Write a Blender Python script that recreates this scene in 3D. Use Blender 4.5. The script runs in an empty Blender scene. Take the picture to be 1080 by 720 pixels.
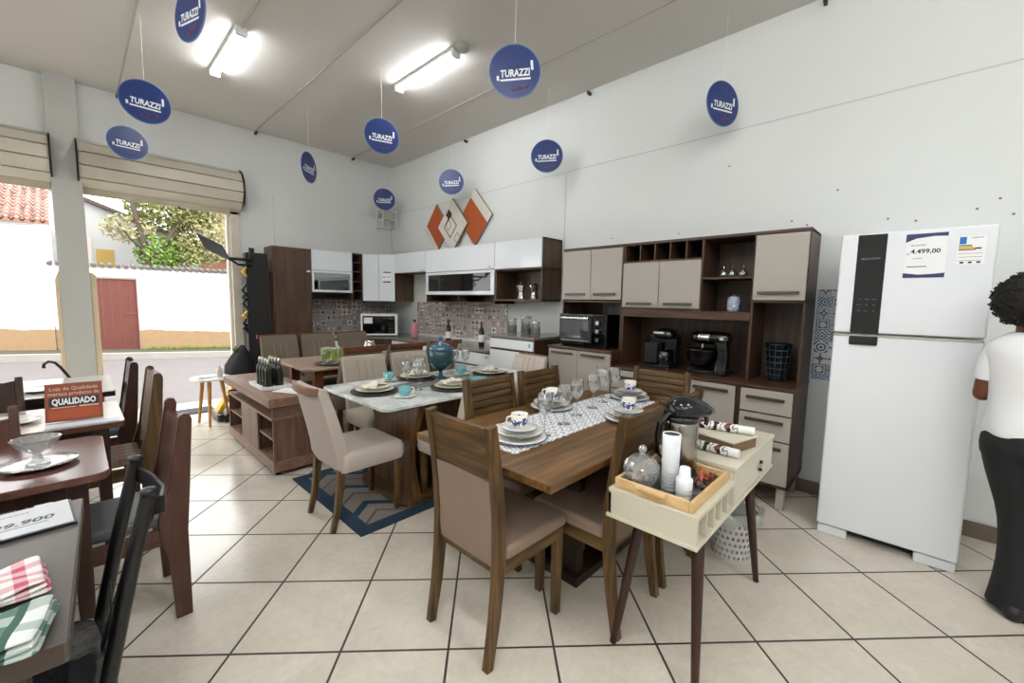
import bpy, math, random
from mathutils import Vector, Matrix
random.seed(7)
PI = math.pi
SC = bpy.context.scene
COL = SC.collection
rad = math.radians

def srgb(h):
    h = h.lstrip('#'); v = [int(h[i:i+2], 16)/255 for i in (0, 2, 4)]
    return tuple((c/12.92 if c <= .04045 else ((c+.055)/1.055)**2.4) for c in v) + (1,)

# ------------------------------------------------------------------ mesh builder
class MB:
    def __init__(s): s.v = []; s.f = []; s.sm = []; s.mi = []
    def add(s, vs, fs, smooth=False, mi=0):
        b = len(s.v); s.v += [tuple(v) for v in vs]
        for f in fs: s.f.append([b+i for i in f]); s.sm.append(smooth); s.mi.append(mi)
        return s
    def bx(s, x0, x1, y0, y1, z0, z1, mi=0):
        return s.hexa([(x0,y0,z0),(x1,y0,z0),(x1,y1,z0),(x0,y1,z0),(x0,y0,z1),(x1,y0,z1),(x1,y1,z1),(x0,y1,z1)], mi)
    def hexa(s, p, mi=0):
        return s.add(p, [(0,3,2,1),(4,5,6,7),(0,1,5,4),(1,2,6,5),(2,3,7,6),(3,0,4,7)], False, mi)
    def obx(s, c, sx, sy, sz, rz=0, mi=0, M=None):
        R = M if M is not None else Matrix.Rotation(rz, 3, 'Z')
        c = Vector(c); p = []
        for dz in (-.5, .5):
            for dx, dy in ((-.5,-.5),(.5,-.5),(.5,.5),(-.5,.5)):
                p.append(c + R @ Vector((dx*sx, dy*sy, dz*sz)))
        return s.hexa(p, mi)
    def prism(s, poly, fn, a, b, smooth=False, mi=0):
        """poly: 2-D outline; fn(u,v,w) -> point; extruded from w=a to w=b"""
        n = len(poly)
        vs = [fn(u, v, a) for u, v in poly] + [fn(u, v, b) for u, v in poly]
        fs = [tuple(range(n))[::-1], tuple(range(n, 2*n))] + [(i, (i+1) % n, n+(i+1) % n, n+i) for i in range(n)]
        return s.add(vs, fs, smooth, mi)
    def loft(s, rings, smooth=True, caps=True, closed=True, mi=0):
        n = len(rings[0]); vs = [p for r in rings for p in r]; fs = []
        for k in range(len(rings)-1):
            for i in range(n if closed else n-1):
                j = (i+1) % n
                fs.append((k*n+i, k*n+j, (k+1)*n+j, (k+1)*n+i))
        s.add(vs, fs, smooth, mi)
        if caps and closed:
            s.add(rings[0], [tuple(range(n))[::-1]], False, mi); s.add(rings[-1], [tuple(range(n))], False, mi)
        return s
    def lathe(s, prof, c=(0,0,0), n=24, smooth=True, caps=False, mi=0, sx=1, sy=1):
        rings = [[(c[0]+sx*r*math.cos(2*PI*i/n), c[1]+sy*r*math.sin(2*PI*i/n), c[2]+z) for i in range(n)] for r, z in prof]
        return s.loft(rings, smooth, caps, True, mi)
    def cyl(s, c, r, h, n=20, r2=None, mi=0):
        return s.lathe([(r,0),(r2 if r2 is not None else r,h)], c, n, True, True, mi)
    def rod(s, a, b, r, r2=None, n=12, mi=0, caps=True):
        return s.tube([a, b], [r, r if r2 is None else r2], n, mi=mi, caps=caps)
    def tube(s, pts, r, n=10, mi=0, caps=True, flat=1.0):
        pts = [Vector(p) for p in pts]; rs = r if isinstance(r, (list, tuple)) else [r]*len(pts)
        t0 = (pts[1]-pts[0]).normalized()
        ref = Vector((0,0,1)) if abs(t0.z) < .9 else Vector((1,0,0))
        u = t0.cross(ref).normalized(); rings = []
        for i, p in enumerate(pts):
            t = (pts[min(i+1, len(pts)-1)]-pts[max(i-1, 0)]).normalized()
            u = (u - t*u.dot(t)).normalized(); w = t.cross(u)
            rings.append([p + (u*math.cos(2*PI*k/n) + w*math.sin(2*PI*k/n)*flat)*rs[i] for k in range(n)])
        return s.loft(rings, True, caps, True, mi)
    def bar(s, pts, w, d, side=(0,1,0), mi=0):
        """rectangular bar along pts; w across `side`, d across the other way (numbers or lists)"""
        pts = [Vector(p) for p in pts]; S = Vector(side).normalized(); rings = []
        for i, p in enumerate(pts):
            t = (pts[min(i+1, len(pts)-1)]-pts[max(i-1, 0)]).normalized()
            q = t.cross(S).normalized()
            ww = (w[i] if isinstance(w, (list,tuple)) else w)/2; dd = (d[i] if isinstance(d, (list,tuple)) else d)/2
            rings.append([p+S*ww+q*dd, p-S*ww+q*dd, p-S*ww-q*dd, p+S*ww-q*dd])
        return s.loft(rings, False, True, True, mi)
    def ball(s, c, rx, ry=None, rz=None, n=16, m=10, mi=0):
        ry = ry or rx; rz = rz or rx; rings = []
        for j in range(m+1):
            a = -PI/2 + PI*j/m; cr = max(math.cos(a), 1e-3)
            rings.append([(c[0]+rx*cr*math.cos(2*PI*i/n), c[1]+ry*cr*math.sin(2*PI*i/n), c[2]+rz*math.sin(a)) for i in range(n)])
        return s.loft(rings, True, True, True, mi)
    def quad(s, a, b, c, d, mi=0): return s.add([a,b,c,d], [(0,1,2,3)], False, mi)
    def slab(s, O, U, V, w, h, t, mi=0):
        """box with its front face centred on O in the plane U,V; thickness t backwards"""
        O = Vector(O); U = Vector(U).normalized(); V = Vector(V).normalized(); N = U.cross(V)
        f = [O-U*w/2-V*h/2, O+U*w/2-V*h/2, O+U*w/2+V*h/2, O-U*w/2+V*h/2]
        b = [p - N*t for p in f]
        return s.hexa([b[0],b[1],b[2],b[3],f[0],f[1],f[2],f[3]], mi)
    def text(s, txt, size, O, U, V, depth=.0006, mi=0, bold=0.0, stretch=None, shear=0, align='CENTER'):
        cu = bpy.data.curves.new('lettering_curve', 'FONT'); cu.body = txt; cu.size = size
        cu.align_x = align; cu.align_y = 'CENTER'; cu.resolution_u = 2; cu.offset = bold; cu.shear = shear
        o = bpy.data.objects.new('lettering_curve', cu)
        me = bpy.data.meshes.new_from_object(o)
        O = Vector(O); U = Vector(U).normalized(); V = Vector(V).normalized(); N = U.cross(V)
        k = 1.0
        if stretch:
            xs = [v.co.x for v in me.vertices]; k = stretch/max(1e-6, max(xs)-min(xs))
        vs = [O + U*v.co.x*k + V*v.co.y + N*depth for v in me.vertices]
        s.add(vs, [tuple(p.vertices) for p in me.polygons], False, mi)
        bpy.data.objects.remove(o); bpy.data.curves.remove(cu); bpy.data.meshes.remove(me)
        return s
    def build(s, name, m, parent=None, bevel=0, seg=2, label=None, sub=0, solid=0, ang=35):
        me = bpy.data.meshes.new(name)
        me.from_pydata(s.v, [], s.f); me.update()
        me.polygons.foreach_set('use_smooth', s.sm); me.polygons.foreach_set('material_index', s.mi)
        for x in (m if isinstance(m, (list, tuple)) else [m]): me.materials.append(x)
        o = bpy.data.objects.new(name, me); COL.objects.link(o)
        if parent: o.parent = parent
        if solid:
            d = o.modifiers.new('Solidify', 'SOLIDIFY'); d.thickness = solid; d.offset = 0
        if bevel:
            d = o.modifiers.new('Bevel', 'BEVEL'); d.width = bevel; d.segments = seg; d.limit_method = 'ANGLE'; d.angle_limit = rad(ang)
            d.harden_normals = True
            me.polygons.foreach_set('use_smooth', [True]*len(me.polygons)); 
            me.set_sharp_from_angle(angle=rad(ang))
        if sub:
            d = o.modifiers.new('Subdivision', 'SUBSURF'); d.levels = sub; d.render_levels = sub
            me.polygons.foreach_set('use_smooth', [True]*len(me.polygons))
        if label: o['label'] = label
        return o

def tag(o, label, cat, group=None, kind=None):
    o['label'] = label; o['category'] = cat
    if group: o['group'] = group
    if kind: o['kind'] = kind
    return o
def thing(name, label, cat, loc=(0,0,0), rz=0, group=None):
    o = bpy.data.objects.new(name, None); COL.objects.link(o); o.empty_display_size = .1
    o.location = loc; o.rotation_euler = (0, 0, rz)
    return tag(o, label, cat, group)
def dup(root, loc, rz, label, group=None):
    r = root.copy(); COL.objects.link(r); r.location = loc; r.rotation_euler = (0, 0, rz); r['label'] = label
    if group: r['group'] = group
    for ch in list(root.children):
        c = ch.copy(); COL.objects.link(c); c.parent = r
        for g in list(ch.children):
            d = g.copy(); COL.objects.link(d); d.parent = c
    return r
def struct(name, mb, m, bevel=0, parent=None):
    o = mb.build(name, m, parent, bevel)
    if parent is None: o['kind'] = 'structure'
    return o

# ------------------------------------------------------------------ materials
def newmat(name):
    m = bpy.data.materials.new(name); m.use_nodes = True
    nt = m.node_tree; b = nt.nodes['Principled BSDF']
    return m, nt, b
def plain(name, col, rough=.5, metal=0, coat=0, spec=.5, emit=0, noise=0, nscale=20, bump=0, bscale=200):
    m, nt, b = newmat(name); c = srgb(col) if isinstance(col, str) else col
    b.inputs['Base Color'].default_value = c; b.inputs['Roughness'].default_value = rough
    b.inputs['Metallic'].default_value = metal; b.inputs['Specular IOR Level'].default_value = spec
    b.inputs['Coat Weight'].default_value = coat
    if emit:
        b.inputs['Emission Color'].default_value = c; b.inputs['Emission Strength'].default_value = emit
    if noise or bump:
        tc = nt.nodes.new('ShaderNodeTexCoord')
    if noise:
        n = nt.nodes.new('ShaderNodeTexNoise'); n.inputs['Scale'].default_value = nscale; n.inputs['Detail'].default_value = 5
        nt.links.new(tc.outputs['Object'], n.inputs['Vector'])
        mx = nt.nodes.new('ShaderNodeMix'); mx.data_type = 'RGBA'
        mx.inputs['A'].default_value = tuple(x*(1-noise) for x in c[:3])+(1,); mx.inputs['B'].default_value = tuple(min(1, x*(1+noise)) for x in c[:3])+(1,)
        nt.links.new(n.outputs['Fac'], mx.inputs['Factor']); nt.links.new(mx.outputs['Result'], b.inputs['Base Color'])
    if bump:
        n2 = nt.nodes.new('ShaderNodeTexNoise'); n2.inputs['Scale'].default_value = bscale; n2.inputs['Detail'].default_value = 3
        nt.links.new(tc.outputs['Object'], n2.inputs['Vector'])
        bp = nt.nodes.new('ShaderNodeBump'); bp.inputs['Strength'].default_value = bump; bp.inputs['Distance'].default_value = .003
        nt.links.new(n2.outputs['Fac'], bp.inputs['Height']); nt.links.new(bp.outputs['Normal'], b.inputs['Normal'])
    return m
def wood(name, dark, mid, light, axis='Z', s=1.0, rough=.45):
    m, nt, b = newmat(name); N = nt.nodes; L = nt.links
    tc = N.new('ShaderNodeTexCoord'); mp = N.new('ShaderNodeMapping')
    sc = {'X': (1.6, 22, 22), 'Y': (22, 1.6, 22), 'Z': (22, 22, 1.6)}[axis]
    mp.inputs['Scale'].default_value = tuple(a*s for a in sc); L.new(tc.outputs['Object'], mp.inputs['Vector'])
    n = N.new('ShaderNodeTexNoise'); n.inputs['Scale'].default_value = 1; n.inputs['Detail'].default_value = 6; n.inputs['Roughness'].default_value = .62; n.inputs['Distortion'].default_value = .6
    L.new(mp.outputs[0], n.inputs['Vector'])
    r = N.new('ShaderNodeValToRGB'); e = r.color_ramp.elements
    e[0].position = .3; e[0].color = srgb(dark); e[1].position = .72; e[1].color = srgb(light)
    x = e.new(.5); x.color = srgb(mid)
    L.new(n.outputs['Fac'], r.inputs['Fac']); L.new(r.outputs['Color'], b.inputs['Base Color'])
    b.inputs['Roughness'].default_value = rough
    bp = N.new('ShaderNodeBump'); bp.inputs['Strength'].default_value = .12; bp.inputs['Distance'].default_value = .002
    L.new(n.outputs['Fac'], bp.inputs['Height']); L.new(bp.outputs['Normal'], b.inputs['Normal'])
    return m
def glassy(name, tint=(1,1,1,1), gloss=.12, edge=.55, rough=.02, milky=0):
    """thin clear glass: see-through with fresnel-like reflection"""
    m = bpy.data.materials.new(name); m.use_nodes = True; nt = m.node_tree; N = nt.nodes; L = nt.links
    N.remove(N['Principled BSDF']); out = N['Material Output']
    t = N.new('ShaderNodeBsdfTransparent'); t.inputs['Color'].default_value = tint
    g = N.new('ShaderNodeBsdfGlossy'); g.inputs['Roughness'].default_value = rough
    lw = N.new('ShaderNodeLayerWeight'); lw.inputs['Blend'].default_value = .35
    mr = N.new('ShaderNodeMapRange'); mr.inputs['To Min'].default_value = gloss; mr.inputs['To Max'].default_value = edge
    L.new(lw.outputs['Facing'], mr.inputs['Value'])
    mx = N.new('ShaderNodeMixShader'); L.new(mr.outputs['Result'], mx.inputs['Fac']); L.new(t.outputs[0], mx.inputs[1]); L.new(g.outputs[0], mx.inputs[2])
    last = mx
    if milky:
        d = N.new('ShaderNodeBsdfDiffuse'); m2 = N.new('ShaderNodeMixShader'); m2.inputs['Fac'].default_value = milky
        L.new(mx.outputs[0], m2.inputs[1]); L.new(d.outputs[0], m2.inputs[2]); last = m2
    L.new(last.outputs[0], out.inputs['Surface'])
    return m
class X_:
    """tiny node arithmetic"""
    def __init__(s, nt, sock): s.nt = nt; s.s = sock
    def _op(s, op, o=None, o2=None):
        n = s.nt.nodes.new('ShaderNodeMath'); n.operation = op
        for i, q in enumerate((s, o, o2)):
            if q is None: continue
            if isinstance(q, X_): s.nt.links.new(q.s, n.inputs[i])
            else: n.inputs[i].default_value = q
        return X_(s.nt, n.outputs[0])
    def __add__(s, o): return s._op('ADD', o)
    def __sub__(s, o): return s._op('SUBTRACT', o)
    def __mul__(s, o): return s._op('MULTIPLY', o)
    def __truediv__(s, o): return s._op('DIVIDE', o)
    def gt(s, o): return s._op('GREATER_THAN', o)
    def lt(s, o): return s._op('LESS_THAN', o)
    def mn(s, o): return s._op('MINIMUM', o)
    def mxx(s, o): return s._op('MAXIMUM', o)
    def abs(s): return s._op('ABSOLUTE')
    def fr(s): return s._op('FRACT')
    def fl(s): return s._op('FLOOR')
    def sin(s): return s._op('SINE')
    def sqrt(s): return s._op('SQRT')
    def tri(s): return (s.fr()-.5).abs()*2
def coords(nt, which='Object', loc=(0,0,0), rot=(0,0,0), scale=(1,1,1), vt='POINT'):
    tc = nt.nodes.new('ShaderNodeTexCoord'); mp = nt.nodes.new('ShaderNodeMapping'); mp.vector_type = vt
    mp.inputs['Location'].default_value = loc; mp.inputs['Rotation'].default_value = rot; mp.inputs['Scale'].default_value = scale
    nt.links.new(tc.outputs[which], mp.inputs['Vector'])
    sp = nt.nodes.new('ShaderNodeSeparateXYZ'); nt.links.new(mp.outputs[0], sp.inputs[0])
    return mp.outputs[0], X_(nt, sp.outputs[0]), X_(nt, sp.outputs[1]), X_(nt, sp.outputs[2])
def mixc(nt, fac, a, b):
    mx = nt.nodes.new('ShaderNodeMix'); mx.data_type = 'RGBA'
    for k, q in (('Factor', fac), ('A', a), ('B', b)):
        if isinstance(q, X_): nt.links.new(q.s, mx.inputs[k])
        elif hasattr(q, 'is_output'): nt.links.new(q, mx.inputs[k])
        elif isinstance(q, str): mx.inputs[k].default_value = srgb(q)
        else: mx.inputs[k].default_value = q
    return mx.outputs['Result']
def white_noise(nt, *xs):
    cb = nt.nodes.new('ShaderNodeCombineXYZ')
    for i, x in enumerate(xs): nt.links.new(x.s, cb.inputs[i])
    w = nt.nodes.new('ShaderNodeTexWhiteNoise'); nt.links.new(cb.outputs[0], w.inputs['Vector'])
    return X_(nt, w.outputs['Value'])
def noise(nt, vec, scale, detail=4, rough=.5):
    n = nt.nodes.new('ShaderNodeTexNoise'); n.inputs['Scale'].default_value = scale; n.inputs['Detail'].default_value = detail; n.inputs['Roughness'].default_value = rough
    nt.links.new(vec, n.inputs['Vector']); return X_(nt, n.outputs['Fac'])

def floor_mat():
    m, nt, b = newmat('glazed_floor_tile')
    v, u, w, _ = coords(nt, 'Object', FLOOR_O, (0, 0, FLOOR_A), (FLOOR_S,)*3, 'TEXTURE')
    du = (u.fr()-.5).abs(); dw = (w.fr()-.5).abs(); d = du.mxx(dw)
    grout = d.gt(.5-.0115)
    rnd = white_noise(nt, u.fl(), w.fl())
    n1 = noise(nt, v, 2.2, 8, .62); n2 = noise(nt, v, 14, 5, .6)
    base = mixc(nt, n1*.62+n2*.38, '#b3aa99', '#f0e9dc')
    base = mixc(nt, rnd*.25, base, '#d2c9b8')
    nt.links.new(mixc(nt, grout, base, '#3b332d'), b.inputs['Base Color'])
    r = grout*.45 + (n2*.14+.10)
    nt.links.new(r.s, b.inputs['Roughness'])
    bp = nt.nodes.new('ShaderNodeBump'); bp.inputs['Strength'].default_value = .12; bp.inputs['Distance'].default_value = .004
    h = (grout*-1.2)+n1*.5+n2*.25; nt.links.new(h.s, bp.inputs['Height']); nt.links.new(bp.outputs['Normal'], b.inputs['Normal'])
    return m
def tile_pattern(name, axis, size, light, dark, accent, accent2):
    """patchwork of ornamental tiles; axis = the two object axes used"""
    m, nt, b = newmat(name); v, x, y, z = coords(nt)
    u = {'X': x, 'Y': y}[axis[0]]/size; w = z/size
    fu = u.fr()-.5; fw = w.fr()-.5; r = (fu*fu+fw*fw).sqrt(); d1 = fu.abs()+fw.abs(); mx = fu.abs().mxx(fw.abs()); mn = fu.abs().mn(fw.abs())
    k = white_noise(nt, u.fl(), w.fl()); k2 = white_noise(nt, w.fl(), u.fl())
    p1 = (r*26).sin().gt(.1); p2 = (d1*24).sin().gt(0.); p3 = ((fu*fw).abs()*130).sin().gt(.25); p4 = (mn.lt(.05)).mxx(r.lt(.2)*r.gt(.12)); p5 = (mx*30).sin().gt(.0)*(d1.gt(.3))
    def sel(a, b_): return k.gt(a)*k.lt(b_)
    p = p1*sel(-1,.2) + p2*sel(.2,.4) + p3*sel(.4,.6) + p4*sel(.6,.8) + p5*sel(.8,1.1)
    fg = mixc(nt, k2.gt(.72), dark, accent); bg = mixc(nt, k2.lt(.22), light, accent2)
    c = mixc(nt, p, bg, fg); c = mixc(nt, mx.gt(.485), c, light)
    nt.links.new(c, b.inputs['Base Color']); b.inputs['Roughness'].default_value = .25
    return m
def marble_mat():
    m, nt, b = newmat('white_marble'); v, x, y, z = coords(nt)
    n = noise(nt, v, 3.5, 9, .65); vein = ((n-.5).abs()*9).mn(1.0)
    nt.links.new(mixc(nt, vein, '#b9c1bd', '#e4e8e5'), b.inputs['Base Color']); b.inputs['Roughness'].default_value = .06
    return m
def rug_mat():
    m, nt, b = newmat('woven_rug'); v, x, y, z = coords(nt)
    zz = (x*2.2).tri()*.20
    band = ((y+zz)*2.9).fr(); k = white_noise(nt, ((y+zz)*2.9).fl())
    c = mixc(nt, k, '#7f7772', '#a49c95'); c = mixc(nt, band.lt(.20), c, '#34485a')
    c = mixc(nt, band.gt(.62)*band.lt(.70), c, '#6d655f')
    ed = ((x-RUG_W/2).abs()-(RUG_W/2-.09)).mxx((y-RUG_L/2).abs()-(RUG_L/2-.09)).gt(0.)
    c = mixc(nt, ed, c, '#32475a')
    nz = noise(nt, v, 220, 2); nt.links.new(mixc(nt, nz*.5, c, '#2c2c2c'), b.inputs['Base Color']); b.inputs['Roughness'].default_value = .95; b.inputs['Specular IOR Level'].default_value = .1
    return m
def lace_mat():
    m, nt, b = newmat('white_lace'); v, x, y, z = coords(nt)
    u = x*22; w = y*22; fu = u.fr()-.5; fw = w.fr()-.5; r = (fu*fu+fw*fw).sqrt()
    hole = (r.gt(.18)*r.lt(.30)).mxx((fu.abs()+fw.abs()).gt(.86)).mxx(((x*95).sin()*(y*95).sin()).gt(.72))
    a = X_(nt, nt.nodes.new('ShaderNodeValue').outputs[0]); a.s.default_value = 1.0
    nt.links.new((a-hole*.6).s, b.inputs['Alpha']); b.inputs['Base Color'].default_value = srgb('#e6e8ec'); b.inputs['Roughness'].default_value = .8
    return m
def gingham(name, c1, c2, c3, s=30):
    m, nt, b = newmat(name); v, x, y, z = coords(nt)
    f = (x*s).fr().gt(.55)*.5 + (y*s).fr().gt(.55)*.5
    c = mixc(nt, f, c1, c2); c = mixc(nt, ((x*s*.5).fr()-.5).abs().lt(.05), c, c3)
    nt.links.new(c, b.inputs['Base Color']); b.inputs['Roughness'].default_value = .95
    return m
def floral(name):
    m, nt, b = newmat(name); v, x, y, z = coords(nt)
    n = noise(nt, v, 26, 2); st = (x*16+n*1.2).fr()
    c = mixc(nt, st.lt(.42), '#e8e6e2', '#17161a'); c = mixc(nt, n.gt(.60)*st.lt(.42), c, '#8a3a56')
    c = mixc(nt, st.gt(.62)*st.lt(.74), c, '#77757a')
    nt.links.new(c, b.inputs['Base Color']); b.inputs['Roughness'].default_value = .5
    return m
def plaster(name, a, bcol, sc=1.3, rough=.75):
    m, nt, b = newmat(name); v, x, y, z = coords(nt)
    n = noise(nt, v, sc, 6, .6)
    nt.links.new(mixc(nt, n, a, bcol), b.inputs['Base Color']); b.inputs['Roughness'].default_value = rough
    return m
def stained(name, top, stain, z0, z1, extra):
    """outdoor wall paint with a dirty ochre foot whose edge wanders"""
    m, nt, b = newmat(name); v, x, y, z = coords(nt)
    n = noise(nt, v, 1.6, 6, .6); n2 = noise(nt, v, 9, 4, .6)
    line = (z + x*.055 + (n-.5)*.22)
    low = mixc(nt, n2, stain, extra)
    nt.links.new(mixc(nt, line.lt(z0), top, low), b.inputs['Base Color']); b.inputs['Roughness'].default_value = .9
    return m
def dotted_plastic():
    m, nt, b = newmat('perforated_white_plastic'); v, x, y, z = coords(nt)
    at = x._op('ARCTAN2', y); row = z*26; u = at*4.2 + row.fl()*.5
    fu = u.fr()-.5; fw = row.fr()-.5; r = (fu*fu+fw*fw).sqrt()
    one = X_(nt, nt.nodes.new('ShaderNodeValue').outputs[0]); one.s.default_value = 1.0
    nt.links.new((one-r.lt(.3)*.85).s, b.inputs['Alpha']); b.inputs['Base Color'].default_value = srgb('#e6e8e8'); b.inputs['Roughness'].default_value = .4
    return m

def roof_tiles(name, a, b_, c):
    m, nt, b = newmat(name); v, x, y, z = coords(nt)
    k = white_noise(nt, (x/.16).fl(), (y/.21).fl()); n = noise(nt, v, 9, 4)
    col = mixc(nt, k, a, b_); col = mixc(nt, (y/.21).fr().lt(.28)*n.gt(.42), col, c)
    nt.links.new(col, b.inputs['Base Color']); b.inputs['Roughness'].default_value = .9
    return m
FLOOR_O = (.357, 1.8965, 0); FLOOR_A = -.7603; FLOOR_S = .4427
RUG_W, RUG_L = 1.62, 1.16

# ------------------------------------------------------------------ camera
f_, p_, r_ = 439.2, .0954, .0172; w_ = .8105
def cam_axes():
    cp, sp, cr, sr = math.cos(p_), math.sin(p_), math.cos(r_), math.sin(r_)
    F = Vector((0, cp, -sp)); rt = Vector((1, 0, 0)); up = rt.cross(F)
    a = cr*rt + sr*up; b = -sr*rt + cr*up
    W = Matrix(((math.cos(w_), math.sin(w_), 0), (-math.sin(w_), math.cos(w_), 0), (0, 0, 1)))
    return W @ a, W @ b, W @ F
CR, CU, CF = cam_axes()
cd = bpy.data.cameras.new('camera'); cam = bpy.data.objects.new('camera', cd); COL.objects.link(cam)
cd.sensor_width = 36; cd.lens = f_/1080*36; cd.clip_start = .02; cd.clip_end = 200
Mx = Matrix((CR, CU, -CF)).transposed().to_4x4(); Mx.translation = (0, 0, 1.45); cam.matrix_world = Mx
SC.camera = cam

# ------------------------------------------------------------------ shared materials
M_floor = floor_mat()
M_wall = plaster('wall_paint', '#d6d9d8', '#dfe2e1', 1.1, .7)
M_ceil = plaster('ceiling_board', '#cfccc8', '#d8d5d1', .8, .8)
M_joint = plain('joint_strip', '#b4b1aa', .8)
M_black = plain('black_plastic', '#0f1012', .35)
M_blackg = plain('black_gloss', '#07080a', .06)
M_blackm = plain('black_metal', '#0a0a0c', .38, 0)
M_chrome = plain('chrome', '#d8dadc', .12, 1)
M_steel = plain('brushed_steel', '#b9b6ae', .3, 1)
M_white = plain('white_lacquer', '#eef1f2', .18)
M_whitep = plain('white_plastic', '#eef0f0', .35)
M_paper = plain('white_paper', '#eceef0', .7)
M_ink = plain('black_ink', '#15151a', .6)
W_cab_z = wood('dark_walnut_board_upright', '#2c1d14', '#422c1f', '#57402e', 'Z', 1, .4)
W_cab_y = wood('dark_walnut_board_long', '#2f1f15', '#472f20', '#5f4630', 'Y', 1, .4)
M_cream = plain('cream_lacquered_board', '#a8a29a', .35)
M_handle = plain('bronze_handle', '#5d554b', .35, .6)
W_ch_z = wood('walnut_upright', '#2e2010', '#543c1f', '#7a5b33', 'Z', 1.5, .42)
W_ch_y = wood('walnut_crosswise', '#2e2010', '#543c1f', '#7a5b33', 'Y', 1.5, .42)
W_tab_x = wood('walnut_table_top', '#3d2912', '#6b4c28', '#8d693d', 'X', 1.3, .3)
M_fab = plain('taupe_suede', '#8d7a6c', .9, spec=.2, noise=.08, nscale=14, bump=.25, bscale=350)
M_fabd = plain('grey_brown_velvet', '#716659', .85, spec=.2, noise=.1, nscale=10, bump=.2, bscale=300)
M_beige = plain('beige_leatherette', '#bbb0a6', .5, noise=.04, nscale=8, bump=.15, bscale=260)
M_beigev = plain('beige_velvet', '#aba194', .8, spec=.25, noise=.08, nscale=9, bump=.2, bscale=300)
W_dark_z = wood('dark_stained_wood', '#24120d', '#321a13', '#40241b', 'Z', 1, .35)
W_red = wood('reddish_rail_wood', '#4d2716', '#6a3a22', '#7f4a2d', 'X', 1, .35)
W_old_z = wood('brown_oak_upright', '#553d2e', '#6c5040', '#846553', 'Z', 1, .5)
W_old_y = wood('brown_oak_long', '#6b503e', '#826350', '#9a7a65', 'Y', 1, .5)
W_red_tab = wood('reddish_brown_table', '#4a302a', '#604039', '#735048', 'Y', .8, .22)
M_cup = plain('white_porcelain', '#f0eee8', .12)
M_glass = glassy('clear_glass', (.98,.99,.99,1), .16, .95, .02, .03)
M_crystal = glassy('cut_crystal', (.95,.97,.98,1), .26, .9, .05, .16)

# ------------------------------------------------------------------ room shell
W, D, CH = 3.92, 6.66, 3.70
XL, YB = -5.2, -4.6
struct('floor', MB().bx(XL, W+.1, YB, D+.12, -.12, 0), M_floor)
struct('ceiling', MB().bx(XL, W+.2, YB, D+.2, CH, CH+.1), M_ceil)
struct('wall_right', MB().bx(W, W+.15, YB, D+.15, 0, CH), M_wall)
struct('wall_back', MB().bx(XL, W+.15, YB-.15, YB, 0, CH), M_wall)
struct('wall_left', MB().bx(XL-.15, XL, YB-.15, D+.15, 0, CH), M_wall)
HD = 2.58
wf = MB().bx(1.56, W, D, D+.18, 0, CH).bx(XL, 1.56, D, D+.18, HD, CH).bx(XL, -3.4, D, D+.18, 0, HD)
struct('wall_front', wf, M_wall)
# pillar between the two shop doors, with the chamfered cream skirt of its lower half
struct('pillar', MB().bx(-.09, .14, D-.10, D+.18, 0, CH), plaster('pillar_paint', '#b3b4b0', '#c3c4c0', 2.5))
M_skirt = plain('cream_pillar_skirt', '#d6c5a4', .5)
sk = MB()
for x0, x1 in ((-.125, -.092), (.142, .19)):
    sk.prism([(x0, 0), (x1, 0), (x1, 1.66), (x1-(.03 if x0 > 0 else 0), 1.69), (x0+(0 if x0 > 0 else .03), 1.69), (x0, 1.60 if x0 < 0 else 1.66)], lambda u, v, w: (u, w, v), D-.08, D+.16)
struct('trim_pillar', sk, M_skirt)
struct('trim_jamb', MB().bx(1.50, 1.60, D-.03, D+.12, 0, HD).bx(1.465, 1.50, D+.02, D+.10, 0, HD), plain('painted_door_jamb', '#cfc8ba', .5, noise=.1, nscale=6))
# raised lower wall panels
struct('trim_panel_right', MB().bx(W-.03, W, YB, 2.90, .10, 2.90).bx(W-.0225, W, 2.912, D, .10, 2.90), M_wall, .003)
struct('trim_panel_front', MB().bx(2.03, W-.03, D-.022, D, .10, 2.885), M_wall, .003)
struct('trim_joint_shadow_right', MB().bx(W-.0315, W-.0005, YB, 2.90, 2.90, 2.908).bx(W-.0235, W-.0005, 2.91, D, 2.90, 2.907).bx(W-.031, W-.001, 2.898, 2.914, .10, 2.90), plain('panel_joint_shadow', '#c3c6c5', .8))  # thin grey strips: shadow line of the panel top and joint, put into colour
M_skb = plain('brown_tile_baseboard', '#6e6355', .4, noise=.15, nscale=5)
struct('baseboard_right', MB().bx(W-.045, W-.03, YB, D, 0, .10), M_skb)
struct('baseboard_front', MB().bx(1.60, W-.05, D-.04, D, 0, .10), M_skb)
# ceiling board joints and their little hooks
j = MB()
for x in (-.90, .47, 1.84, 3.21): j.bx(x-.008, x+.008, YB, D, CH-.004, CH)
struct('trim_ceiling', j, M_joint)
hk = MB()
for x in (.47, 1.84, 3.21): hk.bx(x-.012, x+.012, D-.09, D, CH-.045, CH-.02)
for y in (.62, 2.635, 4.65): hk.bx(W-.06, W, y-.01, y+.01, CH-.06, CH-.03)
struct('trim_hooks', hk, plain('dark_steel_hook', '#3b3836', .5, .5))
# marks left by old screws on the wall
mk = MB()
for y, z in ((.02,2.03),(.16,2.06),(-.25,2.07),(-.34,2.12),(.62,2.07),(.72,2.11),(2.3,2.12),(1.2,2.62),(.45,2.3),(-.4,2.02),(1.6,2.1)):
    mk.bx(W-.032, W-.0295, y-.006, y+.006, z-.006, z+.006)
struct('trim_screw_holes', mk, plain('screw_hole', '#6f6c68', .8))

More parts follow.
